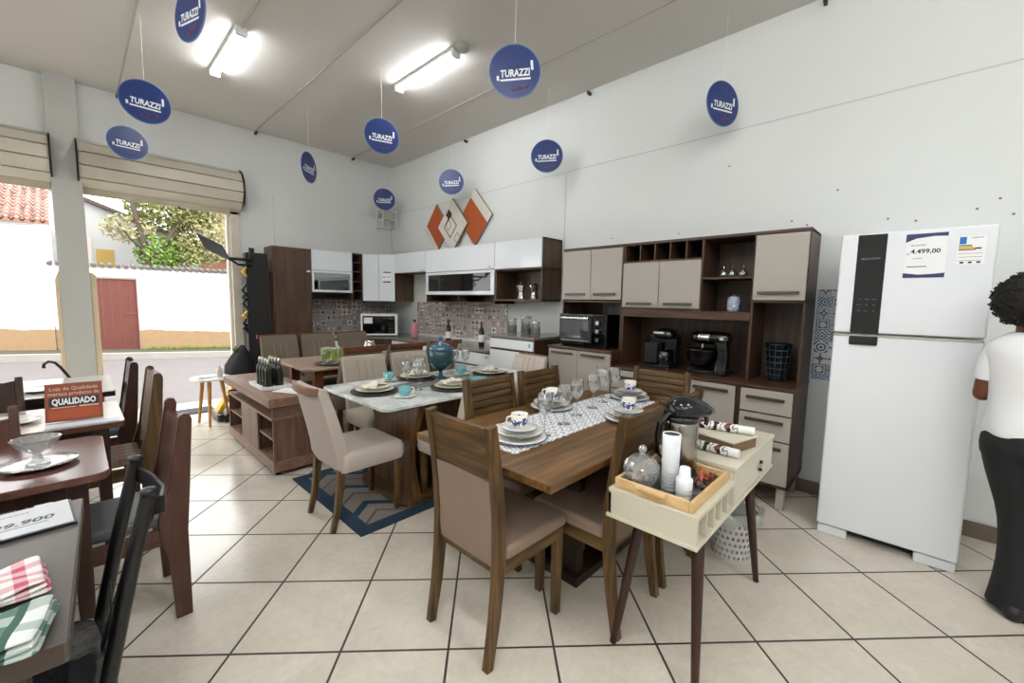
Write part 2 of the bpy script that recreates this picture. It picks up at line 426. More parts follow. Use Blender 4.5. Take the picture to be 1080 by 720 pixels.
# roller shutters
M_sl = plain('cream_painted_steel', '#c9c3b4', .4, noise=.12, nscale=4)
M_slb = plain('dirty_bottom_rail', '#b3a892', .5, noise=.25, nscale=7)
def shutter(n, x0, x1, lab):
    t = bpy.data.objects.new('door_%d' % n, None); COL.objects.link(t); t['kind'] = 'structure'
    nseg = 5; R = .27; cz, cy = 2.86, D+.06
    for k in range(nseg):
        a0 = PI*(.06 + k*.165); a1 = a0 + PI*.165-.03
        m = MB(); P = []
        for a in (a0, a1):
            P.append((cy - R*math.sin(a)*1.0, cz + R*math.cos(a)))
        m.prism([P[0], P[1], (P[1][0]+.03, P[1][1]), (P[0][0]+.03, P[0][1])], lambda u, v, w: (w, u, v), x0, x1)
        m.build('slat', M_sl, t, .008)
    MB().bx(x0+.01, x1-.01, D-.03, D+.02, 2.54, 2.70).build('bottom_rail', M_slb, t, .006)
    for x in (x0-.012, x1-.004):
        m = MB(); P = [(cy - (R+.02)*math.sin(a), cz + (R+.02)*math.cos(a)) for a in [PI*(.02+.07*i) for i in range(11)]]
        m.prism(P+[(cy, cz-.25), (cy, cz+.28)], lambda u, v, w: (w, u, v), x, x+.016); m.build('end_plate', M_black, t)
    MB().tube([(x0*.4+x1*.6-.06, D-.035, 2.545), (x0*.4+x1*.6-.06, D-.05, 2.52), (x0*.4+x1*.6-.03, D-.05, 2.51)], .008, 6).build('lock_hook', M_black, t)
shutter(1, .115, 1.63, '')
shutter(2, -3.3, -.085, '')

# ceiling lamps: surface fixtures with white diffuser
M_tube = plain('lit_tube', '#fcfdfd', .4, emit=52); M_tube2 = plain('lit_tube_bright', '#fcfdfd', .4, emit=98)
def lamp(x, y, label, box=False, length=.95, tm=None):
    t = thing('ceiling_lamp', label, 'ceiling light', (x, y, CH))
    MB().bx(-.042, .042, -length/2, length/2, -.03, 0).build('housing', M_whitep, t, .004)
    m = MB(); m.prism([(.036*math.cos(a), -.03-.036*math.sin(a)) for a in [PI*i/10 for i in range(11)]], lambda u, v, w: (u, w, v), -length/2+.02, length/2-.02, True); m.build('diffuser', tm or M_tube, t)
    for s in (-1, 1): MB().bx(-.043, .043, s*(length/2)-.02, s*(length/2)+.02, -.07, 0).build('end_cap', M_whitep, t, .004)
    if box:
        MB().lathe([(0,-.045),(.055,-.045),(.062,-.02),(.062,0)], (0, -length/2-.10, 0), 20).build('junction_box', plain('grey_junction_box', '#a9a9a6', .5), t)
    else:
        MB().tube([(0, -length/2, -.012), (0, -length/2-1.6, -.012)], .009, 8).build('conduit', M_joint, t)
lamp(1.10, 4.72, 'lit ceiling tube lamp nearer the doorway, with a white conduit running on from its end')
lamp(2.50, 3.62, 'lit ceiling tube lamp with a grey junction box, nearer the right wall', True)
for i, (x, y) in enumerate(((-1.6, 3.2), (.3, .7), (1.3, -.9), (-1.4, -.4), (.9, -3.0), (-3.2, 1.6), (-3.0, -2.4), (-.9, -2.2))):
    lamp(x, y, 'ceiling tube lamp out of view over the rear shop, number %s of eight' % ('one','two','three','four','five','six','seven','eight')[i], tm=M_tube2)

# ------------------------------------------------------------------ street outside
YW = 15.5
gz = lambda x: -.055*x + .022
M_as = plaster('grey_asphalt', '#565150', '#655f5d', 3.0, .9)
g = MB(); g.quad((-40, D+.1, -.14), (40, D+.1, -.14), (40, 14.45, gz(40)-.12), (-40, 14.45, gz(-40)-.12)); struct('street', g, M_as)
g = MB(); g.hexa([(-40,14.4,gz(-40)-.4),(40,14.4,gz(40)-.4),(40,YW+8,gz(40)-.4),(-40,YW+8,gz(-40)-.4),(-40,14.4,gz(-40)),(40,14.4,gz(40)),(40,YW+8,gz(40)),(-40,YW+8,gz(-40))])
struct('sidewalk', g, plaster('mossy_pavement', '#332f24', '#4b4536', 2.0, .95))
g = MB(); g.hexa([(-40,14.33,gz(-40)-.4),(40,14.33,gz(40)-.4),(40,14.40,gz(40)-.4),(-40,14.40,gz(-40)-.4),(-40,14.33,gz(-40)+.0),(40,14.33,gz(40)+.0),(40,14.40,gz(40)+.01),(-40,14.40,gz(-40)+.01)])
struct('curb', g, plain('white_kerb', '#8b8680', .8, noise=.15, nscale=3))
struct('sill', MB().bx(-3.4, 1.5, D+.12, D+.5, -.4, -.02), plain('concrete_step', '#8d8983', .8, noise=.1, nscale=4))

M_lime = stained('limewashed_wall', '#e9ebee', '#80684b', .55, 0, '#93795a')
t = thing('garden_wall', 'long whitewashed street wall with an ochre foot and a red plank door', 'wall', (0, 0, 0))
m = MB()
for x0, x1, z0 in ((-.34, .34, -1), (1.23, 9, -1), (.34, 1.23, 1.88)):
    m.hexa([(x0,YW,z0),(x1,YW,z0),(x1,YW+.2,z0),(x0,YW+.2,z0),(x0,YW,2.16),(x1,YW,2.16),(x1,YW+.2,2.16),(x0,YW+.2,2.16)])
m.build('wall_face', M_lime, t)
m = MB()
for i in range(60):
    x = -.36+i*.155
    m.tube([(x, YW-.10, 2.19), (x, YW+.3, 2.26)], .055, 8)
m.build('tile_coping', plain('weathered_grey_tiles', '#57504a', .9, noise=.3, nscale=5), t)
d = MB()
for i in range(5): x = .36+i*.172; d.hexa([(x,YW+.03,gz(x)-.1),(x+.168,YW+.03,gz(x)-.1),(x+.168,YW+.07,gz(x)-.1),(x,YW+.07,gz(x)-.1),(x,YW+.03,1.87),(x+.168,YW+.03,1.87),(x+.168,YW+.07,1.87),(x,YW+.07,1.87)])
dd = d.build('plank_door', plain('faded_red_paint', '#5a2a20', .75, noise=.16, nscale=4), t, label='faded red plank door')
MB().bx(.345, .36, YW-.01, YW+.07, -.2, 1.9).bx(1.215, 1.235, YW-.01, YW+.07, -.2, 1.9).bx(.345, 1.235, YW-.01, YW+.07, 1.875, 1.92).build('door_frame', plain('pale_door_frame', '#7d6e64', .8), t)
MB().bx(.95, 1.2, YW+.015, YW+.03, .93, .955).build('door_bolt', plain('rusty_bolt', '#6b3a34', .7), t)

def tile_roof(parent, x0, x1, ya, za, yb, zb, m, pitch=.16):
    mb = MB(); n = int((x1-x0)/pitch*8); rows = 14
    rr = []
    for k in range(rows+1):
        f = k/rows; ring = []
        for i in range(n+1):
            x = x0+(x1-x0)*i/n; h = .045*math.sin(2*PI*(x-x0)/pitch)
            ring.append((x, ya+(yb-ya)*f, za+(zb-za)*f+h))
        rr.append(ring); 
        ring2 = [(x, y-.0, z-.035) for x, y, z in ring]; rr.append(ring2)
    mb.loft(rr, True, False, False)
    return mb.build('tiled_roof', m, parent)
M_terra = roof_tiles('terracotta_tiles', '#6d4335', '#8f6353', '#c4ada2')
t = thing('white_house', 'white street house with an ochre foot under a terracotta tiled roof', 'house', (0, 0, 0))
MB().bx(-9, -.36, YW-.05, YW+4, -1, 3.22).build('house_wall', M_lime, t)
tile_roof(t, -9, -.30, YW-.35, 3.20, YW+2.6, 4.75, M_terra)
MB().bx(-9, -.30, YW-.35, YW-.30, 3.10, 3.2).build('eave_board', plain('brown_eave', '#7b5a45', .8), t)
t = thing('gable_house', 'pale weathered house side with a sloping dark roof edge behind the street wall', 'house', (0, 0, 0))
MB().prism([(-3, 0), (3.4, 0), (3.4, 3.35), (-.8, 4.98), (-3, 4.2)], lambda u, v, w: (u, w, v), 20, 23).build('house_wall', stained('weathered_blue_wash', '#a3a2a0', '#858481', -3, 0, '#b7b0a0'), t)
MB().hexa([(-.8,19.8,4.98),(3.6,19.8,3.27),(3.6,23.2,3.27),(-.8,23.2,4.98),(-.8,19.8,5.10),(3.6,19.8,3.39),(3.6,23.2,3.39),(-.8,23.2,5.10)]).build('roof_edge', plain('dark_roof_edge', '#4a3c35', .9), t)
MB().bx(.62, 1.05, 19.97, 20.0, 2.3, 2.98).build('lit_window_patch', plain('painted_yellow_light', '#9a7f40', .8, noise=.15, nscale=3), t)  # yellow-lit window patch, its light put into a flat ochre colour
MB().bx(.25, .52, 19.97, 20.0, 2.4, 3.35).build('window_shutter', plain('pale_shutter', '#b9aba2', .8), t)
t = thing('orange_house', 'brick coloured house with a steep tiled roof beyond the tree', 'house', (0, 0, 0))
MB().bx(3.9, 9, 22, 25, 0, 3.3).build('house_wall', plain('bare_brick', '#7d5840', .9, noise=.2, nscale=6), t)
tile_roof(t, 3.9, 9, 21.7, 3.2, 25, 6.2, roof_tiles('pale_orange_tiles', '#7d533d', '#946a50', '#b59a86'))
M_leaf = [plain('leaf_olive', '#737641', .6, noise=.4, nscale=2), plain('leaf_bright', '#64802c', .6, noise=.3, nscale=2), plain('leaf_pale', '#98936a', .7, noise=.3, nscale=2)]
def tree(label, base, trunk, blobs, n, mats, size=.12):
    t = thing('street_tree', label, 'tree', (0, 0, 0))
    m = MB()
    for pts, r0, r1 in trunk: m.tube(pts, [r0+(r1-r0)*i/(len(pts)-1) for i in range(len(pts))], 8)
    m.build('trunk', plain('grey_bark', '#43392f', .9, noise=.3, nscale=6), t)
    tot = sum(b[3]*b[4]*b[5] for b in blobs); m = MB()
    for bx_, by, bz, rx, ry, rz, mi in blobs:
        for _ in range(int(n*rx*ry*rz/tot)):
            while True:
                q = Vector((random.uniform(-1,1), random.uniform(-1,1), random.uniform(-1,1)))
                if .25 < q.length < 1: break
            c = Vector((bx_+q.x*rx, by+q.y*ry, bz+q.z*rz)); a = Vector((random.gauss(0,1), random.gauss(0,1), random.gauss(0,1))).normalized()
            b_ = a.cross(Vector((random.gauss(0,1), random.gauss(0,1), random.gauss(0,1)))).normalized(); s = size*random.uniform(.5,1.2)
            m.quad(c-a*s, c+b_*s*.45, c+a*s, c-b_*s*.45, mi)
    o = m.build('foliage', mats, t); o['kind'] = 'stuff'
tree('leafy olive green tree rising behind the street wall', 0, [([(1.9,17.6,0),(1.75,17.6,2.4),(1.55,17.6,3.4),(1.3,17.6,5.2)], .12, .06), ([(1.75,17.6,2.4),(2.4,17.7,3.6),(3.2,17.7,4.8)], .08, .03), ([(1.9,17.6,2.6),(1.3,17.5,3.2),(1.0,17.4,3.7)], .05, .015)],
     [(2.4,18.2,4.3,1.2,.9,.8,0), (3.2,18.4,3.5,.95,.8,1.0,2), (2.0,17.9,2.8,.6,.6,.65,1), (3.4,18.6,4.7,1.0,.8,.7,2), (1.3,17.8,3.5,.7,.4,.45,2), (2.7,18.0,2.9,.6,.5,.6,0)], 11000, M_leaf, .085)
tg = MB()
for i in range(170):
    x = random.uniform(1.3, 3.6); y = YW-.05-random.random()*.25; h = random.uniform(.02,.09)
    tg.quad((x,y,gz(x)),(x+.03,y,gz(x)),(x+.02+random.uniform(-.05,.05),y-.03,gz(x)+h),(x-.01,y,gz(x)+h*.9))
tag(tg.build('weeds', M_leaf[1]), 'thin green weeds growing along the foot of the street wall', 'weeds', None, 'stuff')

# daylight
wd = bpy.data.worlds.new('overcast_sky'); SC.world = wd; wd.use_nodes = True; nt = wd.node_tree
bg = nt.nodes['Background']; bg.inputs['Strength'].default_value = 5.2
tc = nt.nodes.new('ShaderNodeTexCoord'); sp = nt.nodes.new('ShaderNodeSeparateXYZ'); nt.links.new(tc.outputs['Generated'], sp.inputs[0])
rp = nt.nodes.new('ShaderNodeValToRGB'); rp.color_ramp.elements[0].color = (.82,.83,.84,1); rp.color_ramp.elements[1].color = (.98,1,1,1); rp.color_ramp.elements[0].position = 0; rp.color_ramp.elements[1].position = .7
nt.links.new(sp.outputs['Z'], rp.inputs[0]); nt.links.new(rp.outputs[0], bg.inputs['Color'])
SC.view_settings.view_transform = 'Standard'; SC.view_settings.look = 'None'; SC.view_settings.exposure = .42; SC.view_settings.gamma = 1; SC.view_settings.use_curve_mapping = False
SC.cycles.use_denoising = True; SC.cycles.max_bounces = 10; SC.cycles.diffuse_bounces = 5; SC.cycles.glossy_bounces = 4; SC.cycles.transparent_max_bounces = 24; SC.cycles.sample_clamp_indirect = 6; SC.cycles.caustics_reflective = False; SC.cycles.caustics_refractive = False
# ------------------------------------------------------------------ dining chairs
def slat_chair(label, loc, rz, group):
    """walnut chair, faces local +X; rear feet at x=0"""
    t = thing('dining_chair', label, 'chair', loc, rz, group)
    hw = .205
    xs = [(.0, 0), (.035, .2), (.058, .45), (.045, .7), (.0, .985)]
    sm = []
    for i in range(len(xs)-1):
        for k in range(3):
            f = k/3; sm.append((xs[i][0]*(1-f)+xs[i+1][0]*f, xs[i][1]*(1-f)+xs[i+1][1]*f))
    sm.append(xs[-1])
    # smooth the post line
    for _ in range(2): sm = [sm[0]]+[((sm[i-1][0]+2*sm[i][0]+sm[i+1][0])/4, sm[i][1]) for i in range(1, len(sm)-1)]+[sm[-1]]
    for s in (-1, 1):
        n = len(sm); d = [.036+.02*min(1, i/(n*.45)) if i < n*.45 else .056-.014*((i-n*.45)/(n*.55)) for i in range(n)]
        MB().bar([(x, s*(hw-.017), z) for x, z in sm], .034, d).build('rear_leg', W_ch_z, t, .005)
    def px(z):
        for a, b in zip(sm, sm[1:]):
            if a[1] <= z <= b[1]: return a[0]+(b[0]-a[0])*(z-a[1])/(b[1]-a[1])
        return sm[-1][0]
    yi = hw-.034
    def board(mb, z0, z1, x0, x1, y=yi):
        mb.hexa([(px(z0)+x0,-y,z0),(px(z0)+x1,-y,z0),(px(z0)+x1,y,z0),(px(z0)+x0,y,z0),(px(z1)+x0,-y,z1),(px(z1)+x1,-y,z1),(px(z1)+x1,y,z1),(px(z1)+x0,y,z1)])
    m = MB(); board(m, .762, .972, -.014, .0)
    n = 5; h = .21/n
    for i in range(n): board(m, .762+i*h+(.006 if i else 0), .762+(i+1)*h, .0, .014)
    m.build('top_slats', W_ch_y, t, .003)
    m = MB(); zz = [.40, .46, .55, .65, .758]
    rings = []
    for z in zz:
        th = .020 if z > .41 else .012
        rings.append([(px(z)-th, -yi, z), (px(z)-th, yi, z), (px(z)+th+.012, yi, z), (px(z)+th+.012, -yi, z)])
    m.loft(rings, False); m.build('back_pad', M_fab, t, .008)
    MB().bx(.075, .475, -.215, .215, .425, .485).build('seat', M_fab, t, .022, 4)
    MB().bx(.05, .455, -.198, -.178, .365, .425).bx(.05, .455, .178, .198, .365, .425).bx(.435, .458, -.18, .18, .365, .425).bx(.05, .07, -.18, .18, .365, .425).build('seat_frame', wood_x, t, .003)
    for s in (-1, 1): MB().bar([(.44, s*.183, 0), (.44, s*.183, .42)], [.036, .042], [.036, .042]).build('front_leg', W_ch_z, t, .004)
    return t
wood_x = wood('walnut_rail', '#2e2010', '#543c1f', '#7a5b33', 'X', 1.5, .42)

def padded_chair(label, loc, rz, group, fab, wd, rail='handle', h=.935):
    """upholstered chair, faces local +X"""
    t = thing('upholstered_chair', label, 'chair', loc, rz, group)
    W2 = .215
    # shell back: a tapered pad leaning backwards, slightly wrapped
    def cx(z): return .055 - .13*max(0, (z-.45)/.5)**1.15
    rings = []
    zs = [.395, .43, .50, .60, .70, .80, .87, h-.025, h-.004]
    for z in zs:
        k = 1 - .06*((z-.40)/.55); wv = W2*k; c = cx(z); th = .047 - .014*((z-.4)/.55)
        e = 1.0 if .41 < z < h-.01 else .62
        n = 9; front = []; back = []
        for i in range(n):
            y = -wv + 2*wv*i/(n-1); q = (y/wv)**2
            front.append((c+th*e+.012*q, y, z)); back.append((c-th*e+.02*q, y*(.985), z))
        rings.append(back + front[::-1])
    MB().loft(rings, True).build('backrest', fab, t, .012, 3, ang=50)
    m = MB()
    for y in (-.07, 0.0, .07):
        m.tube([(cx(z)+.048-.014*((z-.4)/.55)+.012*(y/W2)**2-.0005, y*(1-.05*(z-.5)), z) for z in (.52,.6,.7,.8,.9)], .0028, 5)
    m.build('seam', plain('seam_thread', '#93877a', .9) if 'seam_thread' not in bpy.data.materials else bpy.data.materials['seam_thread'], t)
    if rail == 'handle':
        P = []
        for i in range(9):
            y = -.19+.38*i/8; P.append((cx(h-.01)-.012-.035*(1-(y/.19)**2)+.0, y, h-.018))
        MB().bar(P, .05, .02, (0,0,1)).build('top_rail', wd, t, .006)
    else:
        MB().bar([(cx(h)-.03, -.218, h-.012), (cx(h)-.04, 0, h-.012), (cx(h)-.03, .218, h-.012)], .045, .022, (0,0,1)).build('top_rail', W_red, t, .005)
    # thick seat cushion
    rings = []
    for z, e in ((.375, .0), (.40, .008), (.46, .008), (.485, -.004), (.497, -.03)):
        x0, x1, yv = .045, .485+e, .222+e
        pts = []
        for a, b in ((x0,-yv),(x1,-yv),(x1,yv),(x0,yv)): pts.append((a, b))
        ring = []
        for q in range(4):
            p0, p1 = pts[q], pts[(q+1) % 4]
            for f in (0.06, .35, .65, .94): ring.append((p0[0]+(p1[0]-p0[0])*f, p0[1]+(p1[1]-p0[1])*f, z))
        rings.append(ring)
    MB().loft(rings, True).build('seat', fab, t, .014, 3, ang=40)
    for s in (-1, 1):
        MB().bar([(.0, s*.178, 0), (.03, s*.18, .13), (.05, s*.18, .27), (.06, s*.18, .385)], [.03,.036,.04,.042], [.03,.036,.042,.046]).build('rear_leg', W_ch_z, t, .004)
        MB().bar([(.448, s*.183, 0), (.452, s*.183, .38)], [.034,.042], [.034,.042]).build('front_leg', W_ch_z, t, .004)
    return t

G1 = 'walnut chairs around the walnut table'
G2 = 'beige chairs around the marble table'
G3 = 'rail-backed chairs around the back table'
c0 = slat_chair('walnut slatted chair at the near head of the walnut table, facing the hutch', (1.045, 1.285, 0), 0, G1)
dup(c0, (1.735, .815, 0), PI/2, 'walnut slatted chair tucked in right behind the white tray stand', G1)
dup(c0, (2.20, .815, 0), PI/2, 'walnut slatted chair mostly hidden behind the steel coffee airpot', G1)
dup(c0, (1.768, 1.875, 0), -PI/2, 'walnut slatted chair on the far long side, back to back with a beige chair', G1)
dup(c0, (2.247, 1.875, 0), -PI/2, 'walnut slatted chair on the far long side, in front of the grey oven cabinet doors', G1)
dup(c0, (2.885, 1.255, 0), PI, 'walnut slatted chair at the cabinet end of the walnut table', G1)
b0 = padded_chair('beige upholstered chair standing free at the aisle end of the marble table', (1.03, 2.665, 0), 0, G2, M_beige, W_old_y, h=.915)
b1 = padded_chair('beige velvet chair across the marble table, beside the low brown shelf unit', (1.82, 3.58, 0), -PI/2, G2, M_beigev, W_ch_y)
dup(b1, (2.30, 3.58, 0), -PI/2, 'beige velvet chair across the marble table, left of the teal jar', G2)
dup(b0, (3.11, 2.73, 0), PI, 'cream beige chair at the far end of the marble table, against the white drawers', G2)
dup(b0, (1.875, 2.025, 0), PI/2, 'beige chair behind the slatted back, seat pushed under the marble table', G2)
dup(b0, (2.36, 2.025, 0), PI/2, 'beige chair almost hidden behind the second far slatted chair', G2)
k0 = padded_chair('grey brown chair with reddish top rail, seen from behind, first beyond the free beige chair', (1.90, 3.86, 0), PI/2, G3, M_fabd, W_ch_y, 'rail', .995)
dup(k0, (2.38, 3.86, 0), PI/2, 'grey brown chair with a reddish top rail, seen from behind, second in its row', G3)
dup(k0, (2.86, 3.86, 0), PI/2, 'grey brown chair with a reddish top rail, seen from behind the teal jar', G3)
dup(k0, (1.69, 5.45, 0), -PI/2, 'grey brown chair facing us, in front of the tall brown cupboard', G3)
dup(k0, (2.15, 5.45, 0), -PI/2, 'grey brown chair facing us, middle one under the patterned tiles', G3)
dup(k0, (2.61, 5.45, 0), -PI/2, 'grey brown chair facing us, nearest the white microwave', G3)

# ------------------------------------------------------------------ dining tables
t = thing('dining_table', 'walnut dining table laid with a lace runner, wine glasses and plate stacks', 'table', (1.165, .90, 0))
MB().bx(0, 1.62, 0, .865, .748, .78).build('tabletop', W_tab_x, t, .003)
M_dkw = wood('dark_pedestal_wood', '#1a110a', '#281a10', '#372616', 'Z', 1.2, .5)
MB().bx(.56, 1.10, .38, .48, .05, .75).bx(.56, .62, .25, .62, .05, .75).bx(1.04, 1.10, .25, .62, .05, .75).build('pedestal', M_dkw, t, .004)
MB().bx(.52, 1.16, .22, .65, 0, .05).build('plinth', M_dkw, t, .004)
MB().bx(.15, 1.47, .10, .12, .69, .748).bx(.15, 1.47, .745, .765, .69, .748).build('apron', wood_x, t, .003)
t = thing('marble_table', 'white marble topped dining table on a curved walnut pedestal over the rug', 'table', (1.27, 2.27, 0))
def rrect(x0, x1, y0, y1, r, n=6):
    P = []
    for cx_, cy_, a in ((x1-r, y0+r, -PI/2), (x1-r, y1-r, 0), (x0+r, y1-r, PI/2), (x0+r, y0+r, PI)):
        for i in range(n+1): P.append((cx_+r*math.cos(a+PI/2*i/n), cy_+r*math.sin(a+PI/2*i/n)))
    return P
idf = lambda u, v, w: (u, v, w)
MB().prism(rrect(0, 1.70, 0, .95, .06), idf, .757, .78).build('tabletop', marble_mat(), t, .004)
MB().prism(rrect(.12, 1.58, .10, .85, .05), idf, .72, .757).build('underframe', W_ch_y, t, .003)
m = MB()
for s in (0, 1):
    hwz = [(.31,.05),(.27,.14),(.235,.25),(.225,.36),(.25,.48),(.30,.58),(.335,.66),(.35,.72)]
    P = [(.475-a, z) for a, z in hwz] + [(.475+a, z) for a, z in hwz[::-1]]
    xq = .33 if not s else 1.32
    m.prism(P, lambda u, v, w: (w, u, v), xq, xq+.05)
m.bx(.52, 1.18, .40, .55, .05, .72)
m.build('pedestal', wood('walnut_pedestal', '#3d2813', '#5c3f20', '#7a5731', 'Z', 1, .35), t, .004)
MB().prism(rrect(.22, 1.48, .14, .81, .08), idf, .012, .05).build('plinth', W_ch_y, t, .003)
t = thing('back_table', 'pale brown dining table at the back holding a dark tray of green tumblers', 'table', (1.46, 4.03, 0))
W_grey = wood('greyish_oak_top', '#8d7767', '#a28b7a', '#b7a18f', 'X', .9, .3)
MB().prism([(0, .10), (.07, 0), (1.55, 0), (1.62, .08), (1.62, .86), (1.55, .94), (.07, .94), (0, .86)], idf, .758, .78).build('tabletop', W_grey, t, .003)
for x, y in ((.12, .12), (1.42, .12), (.12, .74), (1.42, .74)): MB().bx(x, x+.085, y, y+.085, 0, .758).build('leg', W_red, t, .004)
MB().bx(.18, 1.45, .15, .18, .68, .758).bx(.18, 1.45, .77, .80, .68, .758).bx(.15, .18, .15, .80, .68, .758).bx(1.42, 1.45, .15, .80, .68, .758).build('apron', W_red, t, .003)

# ------------------------------------------------------------------ rug
o = MB().bx(0, RUG_W, 0, RUG_L, 0, .011).build('rug', rug_mat(), None, .004); o.location = (1.13, 2.32, .0)
tag(o, 'grey rug with navy zigzag lines and border under the marble table', 'rug')

# ------------------------------------------------------------------ low shelf unit (aisle)
t = thing('low_shelf_unit', 'low brown shelf unit with open niches and a centre door by the aisle', 'shelf unit', (1.045, 3.62, 0))
L_, Dp = 1.385, .40
MB().bx(-.03, Dp, -.02, L_+.02, .575, .645).build('top', W_old_y, t, .003)
m = MB().bx(0, Dp-.01, 0, .018, .05, .50).bx(0, Dp-.01, L_-.018, L_, .05, .50).bx(Dp-.03, Dp-.01, .018, L_-.018, .05, .575).bx(0, Dp-.01, 0, .018, .50, .575)
m.bx(.03, Dp-.03, .42, .438, .12, .47).bx(.03, Dp-.03, .86, .878, .12, .47)
m.build('carcass', W_old_z, t, .002)
MB().bx(-.012, Dp-.01, -.01, L_+.01, .465, .485).build('upper_deck', W_old_y, t, .003)
MB().bx(-.005, Dp-.01, -.005, L_+.005, .035, .125).build('plinth', W_old_y, t, .003)
for y0, y1 in ((.02, .42), (.878, L_-.02)): MB().bx(.01, Dp-.03, y0, y1, .285, .300).build('shelf', W_old_y, t, .002)
MB().bx(-.004, .016, .40, .90, .128, .462).build('door', W_old_z, t, .002)
for x, y in ((.04, .06), (.33, .06), (.04, L_-.06), (.33, L_-.06)): MB().cyl((x, y, 0), .022, .036, 12).build('foot', M_black, t)

# ------------------------------------------------------------------ hutch on the right wall
XB, XU, XW = 3.36, 3.50, W-.035
def handle(parent, x, y, z, L=.30, axis='Y'):
    m = MB().bx(x-.026, x-.014, y-L/2, y+L/2, z-.011, z+.011)
    for s in (-1, 1): m.bx(x-.014, x, y+s*(L/2-.03)-.006, y+s*(L/2-.03)+.006, z-.006, z+.006)
    return m.build('handle', M_handle, parent, .003)
def front(name, parent, x, y0, y1, z0, z1, m, hz=None, hl=.3, lab=None):
    g = .003
    o = MB().bx(x-.018, x, y0+g, y1-g, z0+g, z1-g).build(name, m, parent, .002, label=lab)
    if hz is not None: handle(o, x-.018, (y0+y1)/2, hz, hl)
    return o
t = thing('kitchen_hutch', 'wide dark walnut kitchen hutch with cream doors, wine cubbies and open shelves', 'hutch')
B = .018; Yr, Yl, Ym, Yc = .525, 1.93, .86, 1.235
m = MB()
m.bx(XU, XW, Yr, Yr+B, .885, 1.99).bx(XU, XW, Ym-B/2, Ym+B/2, .885, 1.985).bx(XU, XW, Yl-B, Yl, .885, 1.985)
m.bx(XU, XW, Yc-B/2, Yc+B/2, 1.40, 1.985)
m.bx(XW-.01, XW, Yr, Yl, .885, 1.985)
m.build('upper_side_panel', W_cab_z, t, .0015)
MB().bx(XU-.004, XW, Yr, Yl, 1.97, 1.992).build('top_board', W_cab_y, t, .0015)
MB().bx(XU, XW, Yr, Ym, 1.475, 1.495).build('shelf', W_cab_y, t, .0015)
for z in (1.812, 1.40): MB().bx(XU, XW, Yc, Yl, z, z+.018).build('shelf', W_cab_y, t, .0015)
MB().bx(XU-.006, XW, Ym+B/2, Yl-B, 1.335, 1.40).build('beam_shelf', W_cab_y, t, .002)
MB().bx(XU+.01, XW, Ym+B/2, Yc-B/2, 1.655, 1.67).build('shelf', W_cab_y, t, .0015)
for i in range(1, 5):
    y = Yc+(Yl-B-Yc)*i/5; MB().bx(XU+.005, XW, y-.006, y+.006, 1.83, 1.97).build('cubby_divider', W_cab_z, t, .001)
front('door', t, XU, Yr+.004, Ym-.002, 1.49, 1.965, M_cream, 1.545, .26)
front('door', t, XU, Yc, (Yc+Yl)/2, 1.415, 1.815, M_cream, 1.452, .24); front('door', t, XU, (Yc+Yl)/2, Yl-.004, 1.415, 1.815, M_cream, 1.452, .24)
m = MB().bx(XB, XW, Yr, Yr+B, .17, .865).bx(XB, XW, Yl-B, Yl, .17, .865).bx(XB, XW, Ym, Ym+.03, .17, .865).bx(XB, XW, 1.50, 1.53, .17, .865).bx(XB, XW, Yr, Yl, .165, .185).bx(XW-.01, XW, Yr, Yl, .17, .865)
m.build('base_carcass', W_cab_z, t, .0015)
MB().bx(XB-.022, XW, Yr-.004, Yl, .865, .887).build('counter', W_cab_y, t, .002)
for z0, z1, hz in ((.69, .86, .80), (.505, .685, .64), (.19, .50, .455)): front('drawer', t, XB, Yr+.004, Ym-.003, z0, z1, M_cream, hz, .24)
front('door', t, XB, Ym+.03, 1.235, .19, .86, M_cream, .815, .26); front('door', t, XB, 1.235, 1.50, .19, .86, M_cream, .815, .2)
front('drawer', t, XB, 1.53, Yl-.004, .69, .86, M_cream, .80, .26); front('drawer', t, XB, 1.53, Yl-.004, .19, .685, M_cream, .64, .26)
for x, y in ((XB+.03, Yr+.02), (XB+.03, Yl-.08), (XW-.09, Yr+.02), (XW-.09, Yl-.08), (XB+.03, 1.2)): MB().bx(x, x+.05, y, y+.05, 0, .168).build('foot', M_cream, t, .003)

t = thing('oven_cabinet', 'narrow dark walnut cabinet with cream doors holding the black toaster oven', 'cabinet')
Yr2, Yl2 = 1.932, 2.655
m = MB().bx(XU, XW, Yr2, Yr2+B, 1.0, 1.985).bx(XU, XW, 2.615-B, 2.615, 1.0, 1.985).bx(XW-.01, XW, Yr2, 2.615, 1.0, 1.985)
m.build('upper_side_panel', W_cab_z, t, .0015)
MB().bx(XU-.004, XW, Yr2, 2.615, 1.97, 1.992).build('top_board', W_cab_y, t, .0015)
MB().bx(XU, XW, Yr2, 2.615, 1.455, 1.475).build('shelf', W_cab_y, t, .0015)
ymid = (Yr2+2.615)/2
front('door', t, XU, Yr2+.006, ymid, 1.48, 1.965, M_cream, 1.535, .24); front('door', t, XU, ymid, 2.61, 1.48, 1.965, M_cream, 1.535, .24)
m = MB().bx(XB-.01, XW, Yr2, Yr2+B, .12, .995).bx(XB-.01, XW, Yl2-B, Yl2, .12, .995).bx(XB-.01, XW, Yr2, Yl2, .12, .14).bx(XW-.01, XW, Yr2, Yl2, .12, .995); m.build('base_carcass', W_cab_z, t, .0015)
MB().bx(XB-.034, XW, Yr2, Yl2+.004, .995, 1.017).build('counter', W_cab_y, t, .002)
ymid = (Yr2+Yl2)/2
front('door', t, XB-.01, Yr2+.004, ymid, .14, .99, M_cream, .955, .26); front('door', t, XB-.01, ymid, Yl2-.004, .14, .99, M_cream, .955, .26)
